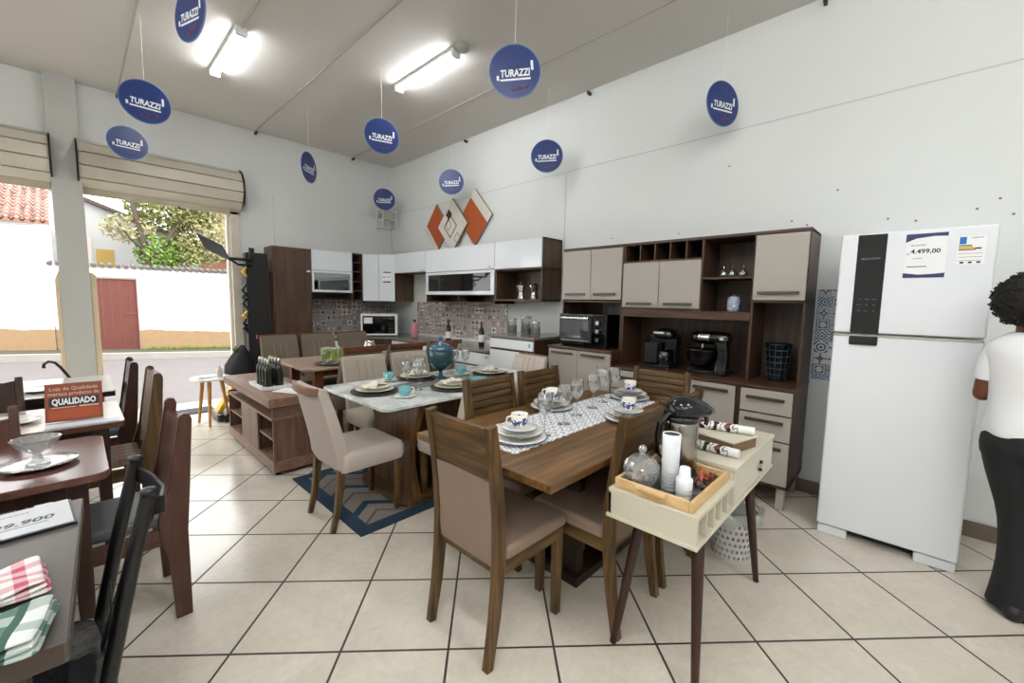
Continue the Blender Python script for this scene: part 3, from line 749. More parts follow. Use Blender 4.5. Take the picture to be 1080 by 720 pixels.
for x in (XB+.02, XW-.08):
    for y in (Yr2+.03, Yl2-.08): MB().bx(x, x+.05, y, y+.05, 0, .12).build('foot', M_cream, t, .003)

# toaster oven
M_oglass = plain('smoked_oven_glass', '#3a3d40', .04, 0, .5)
t = thing('toaster_oven', 'black toaster oven with a glass door and three knobs in the cabinet niche', 'oven', (3.40, 2.30, 1.017))
MB().bx(0, .40, -.275, .275, .02, .325).build('casing', M_blackg, t, .012, 3)
d = MB().bx(-.012, 0, -.115, .255, .05, .295).build('door', M_black, t, .004)
MB().bx(-.016, -.012, -.095, .235, .085, .27).build('door_glass', M_oglass, d, .002)
MB().bar([(-.035,-.09,.285),(-.035,.23,.285)], .016, .012, (0,0,1)).bx(-.035, -.01, -.09, -.075, .279, .291).bx(-.035, -.01, .215, .23, .279, .291).build('door_handle', M_chrome, d, .003)
for z in (.085, .165, .245): MB().tube([(-.002,-.185,z),(-.024,-.185,z)], .02, 16).build('knob', M_chrome, t)
MB().bx(-.0135, -.012, -.09, .235, .062, .067).build('trim_line', M_steel, t)
for x in (.03, .37):
    for y in (-.24, .24): MB().cyl((x, y, 0), .014, .022, 10).build('foot', M_black, t)

# coffee maker (capsule / drip type) and stand mixer and grid tumbler
M_bg2 = plain('black_enamel', '#0b0b0e', .12, 0, .5)
t = thing('coffee_maker', 'glossy black coffee machine in the hutch niche, left of the stand mixer', 'coffee machine', (3.62, 1.60, .887))
MB().bx(-.10, .14, -.13, .13, 0, .03).build('base', M_bg2, t, .008, 3)
MB().bx(.03, .15, -.13, .13, .03, .30).build('tower', M_bg2, t, .02, 3)
MB().lathe([(.0,0),(.085,0),(.10,.03),(.09,.07),(.06,.09),(0,.10)], (-.01, -.05, .26), 24).build('head', M_bg2, t)
MB().bx(-.06, .05, .0, .13, .03, .22).build('water_tank', M_blackm, t, .015, 3)
MB().lathe([(.05,0),(.062,.05),(.058,.10),(.045,.12)], (-.04, -.06, .03), 20).build('jug', M_bg2, t)
MB().bx(-.115, -.10, -.08, .02, .305, .325).build('front_badge', M_chrome, t, .003)
t = thing('stand_mixer', 'black stand mixer with a chrome band and wide bowl in the hutch niche', 'mixer', (3.60, 1.18, .887))
MB().prism(rrect(-.10, .12, -.17, .16, .05), idf, 0, .035).build('base', M_bg2, t, .008, 3)
MB().bar([(.0, -.11, .03), (.0, -.12, .16), (.0, -.10, .27)], [.12,.09,.11], [.09,.075,.10], (1,0,0)).build('column', M_bg2, t, .015, 3)
MB().loft([[(r*1.0*math.cos(a), y, .295+r*.85*math.sin(a)) for a in [2*PI*i/18 for i in range(18)]] for y, r in ((-.165,.02),(-.16,.05),(-.11,.065),(0,.066),(.09,.062),(.13,.05),(.14,.02))], True).build('motor_head', M_bg2, t)
MB().loft([[(r*math.cos(a), y, .295+r*.85*math.sin(a)) for a in [2*PI*i/18 for i in range(18)]] for y, r in ((-.02,.0675),(.07,.0655))], True, False).bx(-.071,-.064,-.13,-.10,.285,.305).build('chrome_band', M_chrome, t)
MB().lathe([(.05,.04),(.085,.06),(.115,.11),(.125,.19),(.13,.20),(.122,.195),(.11,.11),(.07,.06)], (0, .05, 0), 28).build('bowl', M_bg2, t)
MB().tube([(0,.05,.24),(0,.05,.12)], .012, 10).build('beater', M_chrome, t)
t = thing('grid_tumbler', 'tall black latticed plastic basket on the hutch counter at the right', 'basket', (3.66, .70, .887))
MB().lathe([(.055,0),(.058,.01),(.085,.27),(.092,.275),(.088,.285),(.08,.28),(.052,.012),(0,.008)], (0,0,0), 24).build('shell', plain('dark_basket', '#121a1f', .25), t)
m = MB()
for k in range(5):
    z = .05+k*.046; r = .0585+(.027)*(z/.27); 
    m.lathe([(r,z-.004),(r+.004,z),(r,z+.004)], (0,0,0), 24)
for i in range(12):
    a = 2*PI*i/12; m.tube([(.0595*math.cos(a), .0595*math.sin(a), .02), (.0865*math.cos(a), .0865*math.sin(a), .27)], .003, 5)
m.build('lattice', plain('slate_lattice', '#2c3a42', .3), t)
# small things on the hutch shelves
for i, (y, w) in enumerate(((1.115, 'left'), (1.05, 'middle'), (.97, 'right'))):
    t = thing('silver_pear', '%s one of the three little silver pears on the top shelf' % w, 'ornament', (3.64, y, 1.67), 0, 'silver pears on the hutch shelf')
    MB().lathe([(0,0),(.026,.002),(.034,.022),(.028,.045),(.013,.062),(.009,.075),(0,.08)], (0,0,0), 18).build('body', plain('mercury_silver', '#aeb6b0', .18, .9) if not i else bpy.data.materials['mercury_silver'], t)
    MB().tube([(0,0,.078),(.004,0,.095)], .003, 6).build('stalk', M_chrome, t)
M_blupor = tile_pattern('blue_white_porcelain', 'YZ', .03, '#c7cfdb', '#27407f', '#3c5aa0', '#dfe4ea')
t = thing('lidded_jar', 'blue and white porcelain jar with a lid on the lower open shelf', 'jar', (3.62, 1.02, 1.40))
MB().lathe([(0,0),(.04,0),(.046,.01),(.046,.095),(.038,.11)], (0,0,0), 22).build('body', M_blupor, t)
MB().lathe([(.040,.108),(.043,.112),(.036,.125),(.012,.132),(.012,.142),(0,.145)], (0,0,0), 22).build('lid', M_steel, t)

# wall tiles between hutch and fridge
o = MB().bx(W-.036, W-.0285, .33, .515, .90, 1.58).build('tile_panel', tile_pattern('blue_patchwork_tiles', 'YZ', .085, '#d3d7d8', '#3a5274', '#2a5f92', '#b9c6cf')); 
o['kind'] = 'structure'; o.name = 'trim_blue_tiles'

# ------------------------------------------------------------------ refrigerator
M_fr = plain('white_enamel', '#e6e9ee', .22, 0, .3)
t = thing('refrigerator', 'tall white two-door refrigerator with a black control strip', 'refrigerator', (3.24, .02, 0))
FW = .315
MB().bx(.075, .64, -FW+.004, FW-.004, .06, 1.87).build('cabinet', M_fr, t, .006)
d1 = MB().bx(0, .07, -FW, FW, 1.298, 1.885).build('freezer_door', M_fr, t, .012, 3)
d2 = MB().bx(0, .07, -FW, FW, .065, 1.284).build('fridge_door', M_fr, t, .012, 3)
MB().bx(-.003, .03, -FW+.004, FW-.004, 1.276, 1.291).build('door_trim', M_steel, d2, .003)
MB().bx(-.004, .002, .105, .235, 1.30, 1.875).build('control_strip', plain('black_glass_panel', '#0b0c0e', .08), d1, .002)
m = MB().text('BRASTEMP', .016, (-.0042, .17, 1.735), (0,-1,0), (0,0,1), .0008, stretch=.085)
for r_i in range(3):
    for c_i in range(3): m.text(('- C', 'turbo', 'menu', '0 1 2', 'ice', 'eco', 'temp', 'door', 'ok')[r_i*3+c_i], .009, (-.0042, .205-.034*c_i, 1.50-.034*r_i), (0,-1,0), (0,0,1), .0006)
m.build('lettering', plain('grey_lettering', '#8c9196', .5), d1)
MB().bx(-.014, .0, .105, .235, 1.228, 1.282).build('handle_recess', M_black, d2, .01, 3)
for y0, y1 in ((.16, .31), (-.31, -.14)): MB().bx(.015, .09, y0, y1, .0, .058).build('foot_cover', M_fr, t, .008)
MB().bx(.10, .62, -.29, .29, .012, .06).build('underside', M_black, t)
# price sheet and energy label
fx = 3.24-.0015
t = thing('price_sheet', 'white price sheet reading 4.499,00 taped on the refrigerator door', 'sign', (fx, -.035, 1.745))
MB().bx(-.001, .0012, -.082, .082, -.125, .115).build('sheet', M_paper, t)
m = MB(); E = -.0014
m.prism([(.082,.115),(-.082,.115),(-.082,.095),(-.03,.098),(.04,.09),(.082,.07)], lambda u, v, w: (w, u, v), E-.0004, E+.0004)
M_nav = plain('navy_print', '#2d3566', .6); m.build('top_band', M_nav, t); m = MB()
m.prism([(.082,-.125),(-.082,-.125),(-.082,-.1),(-.04,-.105),(.02,-.108),(.082,-.098)], lambda u, v, w: (w, u, v), E-.0004, E+.0004)
m.build('bottom_band', M_nav, t)
m = MB().text('4.499,00', .034, (E, .0, .018), (0,-1,0), (0,0,1), .0004, bold=.0008).text('GELADEIRA', .012, (E, .03, .052), (0,-1,0), (0,0,1), .0004).text('A VISTA', .011, (E, .03, -.02), (0,-1,0), (0,0,1), .0004).text('R$', .011, (E, .068, .005), (0,-1,0), (0,0,1), .0004)
m.bx(E-.0004, E, -.01, .07, -.066, -.062); m.build('lettering', M_ink, t)
t = thing('energy_label', 'small white energy label with blue and striped blocks on the refrigerator door', 'label', (fx, -.205, 1.775))
MB().bx(-.001, .0012, -.05, .05, -.09, .055).build('sheet', M_paper, t)
MB().bx(E-.0004, E, .02, .045, .015, .052).build('blue_block', plain('label_blue', '#1f6fc0', .6), t)
for i, c in enumerate(('#3f8a4a', '#8fae4a', '#d9c04f', '#d08a3a', '#b04a35')): MB().bx(E-.0004, E, .0-.004*i, .046, .006-.006*i, .011-.006*i).build('stripe', plain('label_stripe_'+c[1:], c, .6), t)
m = MB().text('ENERGIA', .011, (E, -.018, .046), (0,-1,0), (0,0,1), .0004).bx(E-.0004, E, -.035, -.012, -.012, -.005)
for i in range(3): m.bx(E-.0003, E, -.042, .045, -.035-.018*i, -.0335-.018*i)
for y in (.03, .0, -.03): m.bx(E-.0003, E, y-.007, y+.007, -.085, -.076)
m.build('lettering', M_ink, t)
# ------------------------------------------------------------------ corner kitchen
XF = 3.54; YF = 6.30; XW2 = W-.035; YW2 = D-.03
M_whd = plain('white_gloss_door', '#dfe5ea', .1)
M_dkgl = plain('dark_cabinet_glass', '#23201f', .04, 0, .6)
M_mirror = plain('mirror_cabinet_glass', '#8d9390', .03, 1)
W_kit_z = wood('kitchen_oak_upright', '#3a2a20', '#4d382a', '#634a38', 'Z', .9, .4)
W_kit_x = wood('kitchen_oak_long', '#3a2a20', '#4d382a', '#634a38', 'X', .9, .4)
def yfront(name, parent, y, x0, x1, z0, z1, m): return MB().bx(x0+.003, x1-.003, y-.018, y, z0+.003, z1-.003).build(name, m, parent, .002)
def xfront(name, parent, x, y0, y1, z0, z1, m): return MB().bx(x-.018, x, y0+.003, y1-.003, z0+.003, z1-.003).build(name, m, parent, .002)
t = thing('tall_cupboard', 'tall plain brown wood cupboard at the left end of the corner kitchen', 'cupboard')
MB().bx(1.885, 2.385, YF-.01, YW2, .08, 2.15).build('carcass', W_kit_z, t, .003)
MB().bx(1.905, 2.38, YF-.03, YF-.01, .10, 2.145).build('door', W_kit_z, t, .002)
MB().bx(1.90, 2.37, YF+.02, YW2, 0, .08).build('plinth', M_black, t)
MB().bx(2.32, 2.37, YF-.033, YF-.03, 1.82, 1.845).build('sticker', M_paper, t)
def openbox_y(mb, x0, x1, z0, z1, th=.016):   # open towards -Y
    mb.bx(x0, x0+th, YF, YW2, z0, z1).bx(x1-th, x1, YF, YW2, z0, z1).bx(x0, x1, YF, YW2, z0, z0+th).bx(x0, x1, YF, YW2, z1-th, z1).bx(x0, x1, YW2-.01, YW2, z0, z1)
def openbox_x(mb, y0, y1, z0, z1, th=.016):
    mb.bx(XF, XW2, y0, y0+th, z0, z1).bx(XF, XW2, y1-th, y1, z0, z1).bx(XF, XW2, y0, y1, z0, z0+th).bx(XF, XW2, y0, y1, z1-th, z1).bx(XW2-.01, XW2, y0, y1, z0, z1)
t = thing('wall_cabinet', 'wall cabinet with a white flap over a mirrored glass flap, beside the tall cupboard', 'cabinet')
m = MB(); openbox_y(m, 2.39, 3.0, 1.43, 2.155); m.bx(2.39, 3.0, YF, YW2, 1.535, 1.55); m.build('carcass', W_kit_x, t)
yfront('flap', t, YF, 2.39, 3.0, 1.86, 2.155, M_whd)
fr = MB().bx(2.393, 2.997, YF-.018, YF, 1.543, 1.575).bx(2.393, 2.997, YF-.018, YF, 1.825, 1.857).bx(2.393, 2.425, YF-.018, YF, 1.575, 1.825).bx(2.965, 2.997, YF-.018, YF, 1.575, 1.825).build('glass_flap', M_whd, t, .002)
MB().bx(2.425, 2.965, YF-.012, YF-.006, 1.575, 1.825).build('mirror_glass', M_mirror, fr)
t = thing('bottle_rack_cabinet', 'narrow open wine rack cabinet between the mirrored flap and the white corner doors', 'cabinet')
m = MB(); openbox_y(m, 3.003, 3.175, 1.42, 2.155); m.build('carcass', W_kit_z, t)
for k in range(1, 5): MB().bx(3.019, 3.159, YF+.005, YW2-.01, 1.42+.147*k, 1.432+.147*k).build('shelf', W_kit_x, t)
t = thing('corner_wall_cabinet', 'corner wall cabinet with two white doors and a price card', 'cabinet')
pl = [(3.18, YF), (XF, 5.95), (XW2, 5.95), (XW2, YW2), (3.18, YW2)]
MB().prism(pl, idf, 1.42, 2.155).build('carcass', W_kit_z, t, .002)
A = Vector((3.18, YF, 0)); Bv = Vector((XF, 5.95, 0)); dv = (Bv-A).normalized(); nv = Vector((dv.y, -dv.x, 0))
if nv.dot(Vector((-1,-1,0))) < 0: nv = -nv
Ln = (Bv-A).length
for k in range(2):
    p0 = A+dv*(Ln*k/2+.003); p1 = A+dv*(Ln*(k+1)/2-.003)
    MB().hexa([tuple(p)+() for p in [Vector((p0.x,p0.y,1.423)), Vector((p1.x,p1.y,1.423)), Vector((p1.x,p1.y,1.423))+nv*.018, Vector((p0.x,p0.y,1.423))+nv*.018, Vector((p0.x,p0.y,2.152)), Vector((p1.x,p1.y,2.152)), Vector((p1.x,p1.y,2.152))+nv*.018, Vector((p0.x,p0.y,2.152))+nv*.018]]).build('door', M_whd, t, .002)
pc = A+dv*(Ln*.76)+nv*.0195+Vector((0,0,1.80)); q = thing('price_card', 'little white price card with black bars on the white corner cabinet door', 'sign', tuple(pc))
UU = dv
MB().slab((0,0,0), UU, (0,0,1), .13, .19, .0015).build('card', M_paper, q)
m = MB().slab(nv*.0012+Vector((0,0,.075)), UU, (0,0,1), .12, .018, .0008).slab(nv*.0012+Vector((0,0,-.075)), UU, (0,0,1), .12, .02, .0008)
m.text('R$ 1.999', .035, nv*.0005+Vector((0,0,.0)), UU, (0,0,1), .0008); m.build('lettering', M_ink, q)
def handle_dot(parent, x, y, z): return MB().bx(x-.022, x-.018, y-.03, y+.03, z-.008, z+.008).build('handle', M_steel, parent)
t = thing('hood_wall_cabinet', 'short white flap wall cabinet next to the white corner doors', 'cabinet')
m = MB(); openbox_x(m, 5.095, 5.945, 1.86, 2.155); m.build('carcass', W_kit_z, t)
fl = xfront('flap', t, XF, 5.095, 5.945, 1.86, 2.155, M_whd); handle_dot(fl, XF, 5.17, 1.885)
t = thing('glass_front_cabinet', 'long wall cabinet with white flap over dark glass flap, below the diamond wall art', 'cabinet')
m = MB(); openbox_x(m, 3.665, 5.09, 1.42, 2.155); m.bx(XF, XW2, 3.665, 5.09, 1.52, 1.535).bx(XF+.01, XW2, 4.37, 4.386, 1.42, 1.52); m.build('carcass', W_kit_z, t)
fl = xfront('flap', t, XF, 3.665, 5.09, 1.84, 2.155, M_whd); handle_dot(fl, XF, 3.75, 1.87)
fr = MB().bx(XF-.018, XF, 3.668, 5.087, 1.53, 1.575).bx(XF-.018, XF, 3.668, 5.087, 1.80, 1.835).bx(XF-.018, XF, 3.668, 3.73, 1.575, 1.80).bx(XF-.018, XF, 5.03, 5.087, 1.575, 1.80).build('glass_flap', M_whd, t, .002)
MB().bx(XF-.012, XF-.006, 3.73, 5.03, 1.575, 1.80).build('dark_glass', M_dkgl, fr)
t = thing('open_shelf_cabinet', 'wall cabinet with a white flap over an open brown niche holding two moka pots', 'cabinet')
m = MB(); openbox_x(m, 2.93, 3.66, 1.46, 2.155); m.bx(XF, XW2, 2.93, 3.66, 1.815, 1.83); m.build('carcass', W_kit_z, t)
xfront('flap', t, XF, 2.93, 3.66, 1.83, 2.155, M_whd)
# base units
M_gran = plaster('grey_granite', '#6f6c66', '#8d8a83', 40, .15)
t = thing('drawer_base_cabinet', 'taller base cabinet with white drawers and a dark brown side, left of the toaster oven', 'cabinet')
XB2 = 3.32
MB().bx(XB2, XW2, 2.83, 3.50, .08, 1.045).build('carcass', W_cab_z, t, .002)
for z0, z1 in ((.925, 1.035), (.62, .905), (.32, .605), (.10, .305)): 
    d = xfront('drawer', t, XB2, 2.835, 3.495, z0, z1, M_white)
    if z0 > .9: MB().bx(XB2-.0192, XB2-.018, 2.87, 2.90, z0+.04, z1-.03).build('sticker', plain('blue_sticker', '#7fb6d4', .5), d)
t2 = tag(MB().bx(XB2-.03, XW2, 2.815, 3.505, 1.047, 1.075).build('cooktop_counter', M_gran, None, .003), 'grey granite slab on the taller white drawer cabinet', 'worktop')
t = thing('sink_base_cabinet', 'long low base cabinet with white drawers under the two wine bottles', 'cabinet')
m = MB().bx(XB2+.02, XW2, 3.51, 5.70, .08, .845); m.build('carcass', W_cab_z, t, .002)
for y0, y1 in ((3.51, 4.05), (4.05, 4.6), (4.6, 5.15), (5.15, 5.70)):
    for z0, z1 in ((.68, .83), (.40, .665), (.10, .385)):
        d = xfront('drawer', t, XB2+.02, y0, y1, z0, z1, M_white); MB().bx(XB2-.012, XB2+.002, y0+.04, y0+.07, (z0+z1)/2+.03, (z0+z1)/2+.045).build('handle', M_steel, d)
t = thing('corner_base_cabinet', 'white fronted corner base cabinet below the microwave', 'cabinet')
pl = [(2.39, 6.10), (3.0, 6.10), (XB2+.02, 5.705), (XW2, 5.705), (XW2, YW2), (2.39, YW2)]
MB().prism(pl, idf, .08, .845).build('carcass', W_cab_z, t, .002)
MB().bx(2.395, 2.99, 6.082, 6.10, .10, .83).build('door', M_white, t, .002)
pl = [(2.388, 6.07), (3.0, 6.07), (XB2-.02, 5.70), (XB2-.02, 3.51), (XW2, 3.51), (XW2, YW2), (2.388, YW2)]
tag(MB().prism(pl, idf, .848, .878).build('granite_counter', M_gran, None, .003), 'grey granite worktop turning the corner under the microwave and wine bottles', 'worktop')
MB_t = MB().bx(XW2-.002, XW2+.006, 3.79, 5.85, .895, 1.42)
M_pt = tile_pattern('brown_patchwork_tiles', 'YZ', .085, '#ddd6d0', '#3f2a28', '#71302e', '#c4bcb8')
M_pt2 = tile_pattern('brown_patchwork_tiles_front', 'XZ', .085, '#d0cac5', '#372d2f', '#6a2833', '#b0b4b8')
o = MB_t.build('trim_brown_tiles', M_pt); o['kind'] = 'structure'
o = MB().bx(2.43, 3.88, YW2-.004, YW2+.006, .92, 1.42).build('trim_corner_tiles', M_pt2); o['kind'] = 'structure'
o = MB().bx(2.39, 2.43, YW2-.008, YW2+.006, .90, 1.44).bx(2.39, 3.88, YW2-.008, YW2+.006, .878, .92).bx(XW2-.006, XW2+.006, 3.51, 5.85, .878, .915).build('trim_tile_edge', M_wall); o['kind'] = 'structure'
# microwave at 45 degrees in the corner
t = thing('microwave', 'white microwave oven with a black door and paper tag in the kitchen corner', 'microwave', (3.37, 6.12, .879), rad(57))
MB().bx(-.20, .20, -.275, .275, .012, .345).build('casing', M_whitep, t, .012, 3)
d = MB().bx(-.218, -.20, -.272, .272, .015, .342).build('door', M_whitep, t, .006)
MB().bx(-.2205, -.218, -.235, .245, .04, .315).build('door_window', M_blackg, d, .004)
MB().bx(-.2215, -.2205, .10, .225, .20, .29).build('paper_tag', M_paper, d)
MB().bx(-.2215, -.2205, -.22, -.13, .265, .30).build('display', plain('dim_display', '#27443f', .2), t)
for z in (.05,.09,.13,.17): 
    MB().bx(-.2212, -.2205, -.22, -.13, z+.02, z+.04).build('keypad', plain('grey_keypad', '#1d1e20', .4) if 'grey_keypad' not in bpy.data.materials else bpy.data.materials['grey_keypad'], t)
for x in (-.15, .15):
    for y in (-.22, .22): MB().cyl((x, y, 0), .015, .014, 10).build('foot', M_black, t)
M_wine = plain('dark_wine_glass', '#12110f', .06)
def bottle(loc, label):
    t = thing('wine_bottle', label, 'bottle', loc, 0, 'wine bottles on the kitchen counter')
    MB().lathe([(0,0),(.036,0),(.037,.01),(.037,.19),(.030,.215),(.016,.24),(.0145,.30),(.0165,.302),(.0165,.312),(0,.312)], (0,0,0), 22).build('body', M_wine, t)
    MB().lathe([(.0375,.06),(.0375,.15)], (0,0,0), 22).build('paper_label', M_paper, t); MB().lathe([(.0155,.255),(.0172,.314),(0,.316)], (0,0,0), 18).build('capsule', plain('wine_red_foil', '#3d1417', .4) if 'wine_red_foil' not in bpy.data.materials else bpy.data.materials['wine_red_foil'], t)
bottle((3.52, 4.55, .879), 'dark wine bottle on the granite, farther from the white drawer cabinet')
bottle((3.52, 3.88, .879), 'dark wine bottle on the granite, right beside the white drawer cabinet')
t = thing('pink_bottle', 'pink plastic bottle with a dark cap beside the microwave', 'bottle', (3.55, 5.42, .879))
MB().lathe([(0,0),(.048,0),(.052,.02),(.052,.16),(.044,.20),(.022,.225),(.02,.24)], (0,0,0), 22).build('body', plain('pink_plastic', '#c9808f', .35), t)
MB().lathe([(.022,.238),(.024,.275),(0,.278)], (0,0,0), 16).build('cap', M_black, t)
for i, (y, w) in enumerate(((3.33, 'left'), (3.12, 'right'))):
    t = thing('moka_pot', '%s silver moka pot in the open niche under the white flap' % w, 'coffee pot', (3.64, y, 1.477), 0, 'moka pots in the open niche')
    oct_ = 10
    MB().lathe([(0,0),(.045,0),(.046,.01),(.034,.075),(.034,.085),(.036,.09),(.048,.165),(.04,.172),(.008,.188),(.008,.20),(0,.205)], (0,0,0), oct_, False).build('body', M_chrome, t)
    MB().tube([(0,-.045,.155),(0,-.085,.155),(0,-.085,.10)], .008, 8).build('handle', M_black, t)
    MB().prism([(.045,.165),(.066,.16),(.046,.135)], lambda u, v, w: (w, u, v), -.01, .01).build('spout', M_chrome, t)
for i, (x, y, r, h, w) in enumerate(((3.55,3.38,.055,.17,'wide clear glass canister with a steel lid on the taller granite slab'), (3.62,3.22,.06,.20,'big clear glass canister in the middle of the taller granite slab'), (3.56,3.02,.05,.15,'small clear glass canister near the slab end by the toaster oven'))):
    t = thing('glass_canister', w, 'jar', (x, y, 1.076), 0, 'glass canisters on the granite slab')
    MB().lathe([(0,.003),(r,.003),(r,h)], (0,0,0), 24).lathe([(r-.004,h),(r-.004,.008),(0,.008)], (0,0,0), 24).build('glass', M_glass, t)
    MB().lathe([(r+.002,h-.012),(r+.003,h+.006),(0,h+.01)], (0,0,0), 24).build('lid', M_steel, t)
    MB().lathe([(0,.008),(r-.006,.008),(r-.006,h*.55),(0,h*.55)], (0,0,0), 20).build('filling', plain('pale_filling', '#c9c4bb', .9) if 'pale_filling' not in bpy.data.materials else bpy.data.materials['pale_filling'], t)

# diamond wall art above the kitchen
def rhomb(c, hw, hh): return [(c[0]-hw, c[1]), (c[0], c[1]-hh), (c[0]+hw, c[1]), (c[0], c[1]+hh)]
xfn = lambda u, v, w: (w, -u, v)     # u grows to the viewer's right
M_or = plain('burnt_orange_paint', '#a9501f', .5); M_cr = plain('cream_art_paint', '#d5d0c6', .6, noise=.06, nscale=9); M_ed = plain('grey_art_edge', '#8c8378', .6); M_br = plain('dark_brown_paint', '#432b22', .6)
t = thing('wall_art', 'three overlapping diamond panels in burnt orange and cream above the kitchen cabinets', 'wall art', (W-.03, 4.86, 2.53))
X0_, Y0_ = W-.03, 4.86
def diamond(name, c, hw, hh, x0, x1, m, strips):
    d = MB().prism(rhomb(c, hw, hh), xfn, -x0, -x1).build(name, M_ed, t)
    MB().prism(rhomb(c, hw-.006, hh-.006), xfn, -x1-.002, -x1).build('painted_face', m, d)
    for P, mm in strips: MB().prism(P, xfn, -x1-.004, -x1-.002).build('painted_shape', mm, d)
    return d
diamond('left_panel', (-.44, 0), .30, .36, .0, .025, M_or, [([(-.74,0),(-.44,-.36),(-.385,-.295),(-.685,.065)][::1], M_cr)])
diamond('right_panel', (.44, .06), .34, .38, .0, .025, M_or, [([(.44,.44),(.355,.345),(.695,-.035),(.78,.06)], M_cr)])
c = (-.02, .0)
def ring(cx_, cy_, hw, hh, k): 
    o_ = rhomb((cx_, cy_), hw, hh); i_ = rhomb((cx_, cy_), hw-k, hh-k*1.2); out = []
    for a in range(4): b_ = (a+1) % 4; out.append([o_[a], o_[b_], i_[b_], i_[a]])
    return out
st = [(rhomb((-.09, .16), .07, .08), M_br)] + [(P, M_br) for P in ring(-.06, -.01, .15, .17, .018)] + [(P, M_br) for P in ring(.10, -.19, .075, .085, .008)] + [(P, M_br) for P in ring(-.10, .01, .07, .08, .008)]
diamond('centre_panel', c, .34, .38, .03, .055, M_cr, st)

# small wire basket hanging high in the corner
t = thing('wall_bracket', 'small white wire bracket with a box high in the room corner', 'bracket', (3.66, 6.40, 2.74))
MB().bx(-.10, .10, -.08, .08, .03, .11).build('box', M_steel, t, .006)
m = MB()
for x, y in ((-.12,-.1),(.12,-.1),(.12,.1),(-.12,.1)): m.tube([(x,y,-.12),(x,y,.16)], .006, 6)
for z in (-.12,.02,.16): m.tube([(-.12,-.1,z),(.12,-.1,z),(.12,.1,z),(-.12,.1,z),(-.12,-.1,z)], .006, 6)
m.tube([(.12,.1,.14),(.23,.235,.16)], .01, 6); m.build('wire_frame', M_whitep, t)

# ------------------------------------------------------------------ hanging discs
M_disc = plain('royal_blue_print', '#112f6c', .35, noise=.2, nscale=6); M_rim = plain('pale_blue_rim', '#5f78ae', .4); M_lt = plain('white_print', '#e9edf2', .5); M_rd = plain('red_print', '#b5302f', .5)
def disc(x, y, z, D_, yaw, label, roll=0):
    t = thing('hanging_disc', label, 'banner', (x, y, z), yaw, 'round blue hanging shop banners')
    r = D_/2
    def fn(u, v, w): return (w, u, v)
    n = 40; P = [(r*math.cos(2*PI*i/n), r*math.sin(2*PI*i/n)) for i in range(n)]
    MB().prism(P, fn, -.003, .003).build('disc', M_rim, t)
    P2 = [(a*.965, b*.965) for a, b in P]
    MB().prism(P2, fn, -.0036, .0036).build('blue_face', M_disc, t)
    for side in (1, -1):
        cr_, sr_ = math.cos(roll*side), math.sin(roll*side)
        U = Vector((0, cr_*side, sr_)); V = Vector((0, -sr_*side, cr_)); O = Vector((.0045*side, 0, 0)); k = D_/.34
        m = MB().text('TURAZZI', .062*k, O+V*(-.012*k), U, V, .0, bold=.0022*k, stretch=.195*k, shear=.12)
        Nn = U.cross(V)
        m.slab(O+V*(-.05*k), U, V, .20*k, .012*k, .0008).slab(O+U*(.115*k)+V*(.03*k), U, V, .016*k, .06*k, .0008).slab(O-U*(.115*k)+V*(-.035*k), U, V, .016*k, .03*k, .0008)
        m.build('lettering', M_lt, t)
        m = MB()
        for cx_, cy_ in ((-.005, -.105), (.052, -.095)):
            c0_ = O+U*(cx_*k)+V*(cy_*k); pts = [c0_+U*(.026*k*math.cos(a))+V*(.014*k*math.sin(a)) for a in [PI*1.0+PI*i/8*1.3 for i in range(9)]]
            m.tube(pts, .0045*k, 6, flat=.3)
        m.build('emblem', M_rd, t)
    MB().tube([(0,0,r-.003),(0,0,CH-z-.001)], .0016, 5).build('string', M_whitep, t)
    return t
def yawto(x, y, extra=0): return math.atan2(-y, -x)+extra
for x, y, z, D_, ex, lab, rl in (
    (.545, 3.06, 3.03, .30, rad(-62), 'blue hanging disc cut by the top of the picture, left of the first tube lamp', 0),
    (.50, 4.68, 3.03, .335, rad(8), 'larger blue hanging disc over the roller shutter, upper of the two there', 0),
    (.485, 6.05, 3.03, .33, rad(10), 'smaller blue hanging disc right in front of the roller shutter housing', 0),
    (2.07, 5.43, 3.03, .36, rad(62), 'narrow blue hanging disc turned almost edge-on before the front wall', 0),
    (2.19, 3.90, 3.05, .335, rad(12), 'blue hanging disc on a long visible string below the second tube lamp', 0),
    (3.50, 6.18, 3.03, .335, rad(10), 'small blue hanging disc in the room corner beside the wire bracket', .06),
    (3.56, 4.55, 3.02, .33, rad(0), 'bright blue hanging disc just above the orange diamond wall art', .1),
    (2.18, 2.09, 3.02, .355, rad(0), 'biggest blue hanging disc, facing us in the top middle of the picture', .1),
    (3.62, 2.97, 3.02, .345, rad(0), 'blue hanging disc before the right wall above the open niche cabinet', .05),
    (3.60, 1.19, 3.02, .34, rad(48), 'tall-looking blue hanging disc on its own before the right wall, over the hutch', 0)):
    disc(x, y, z, D_, yawto(x, y, ex), lab, rl)
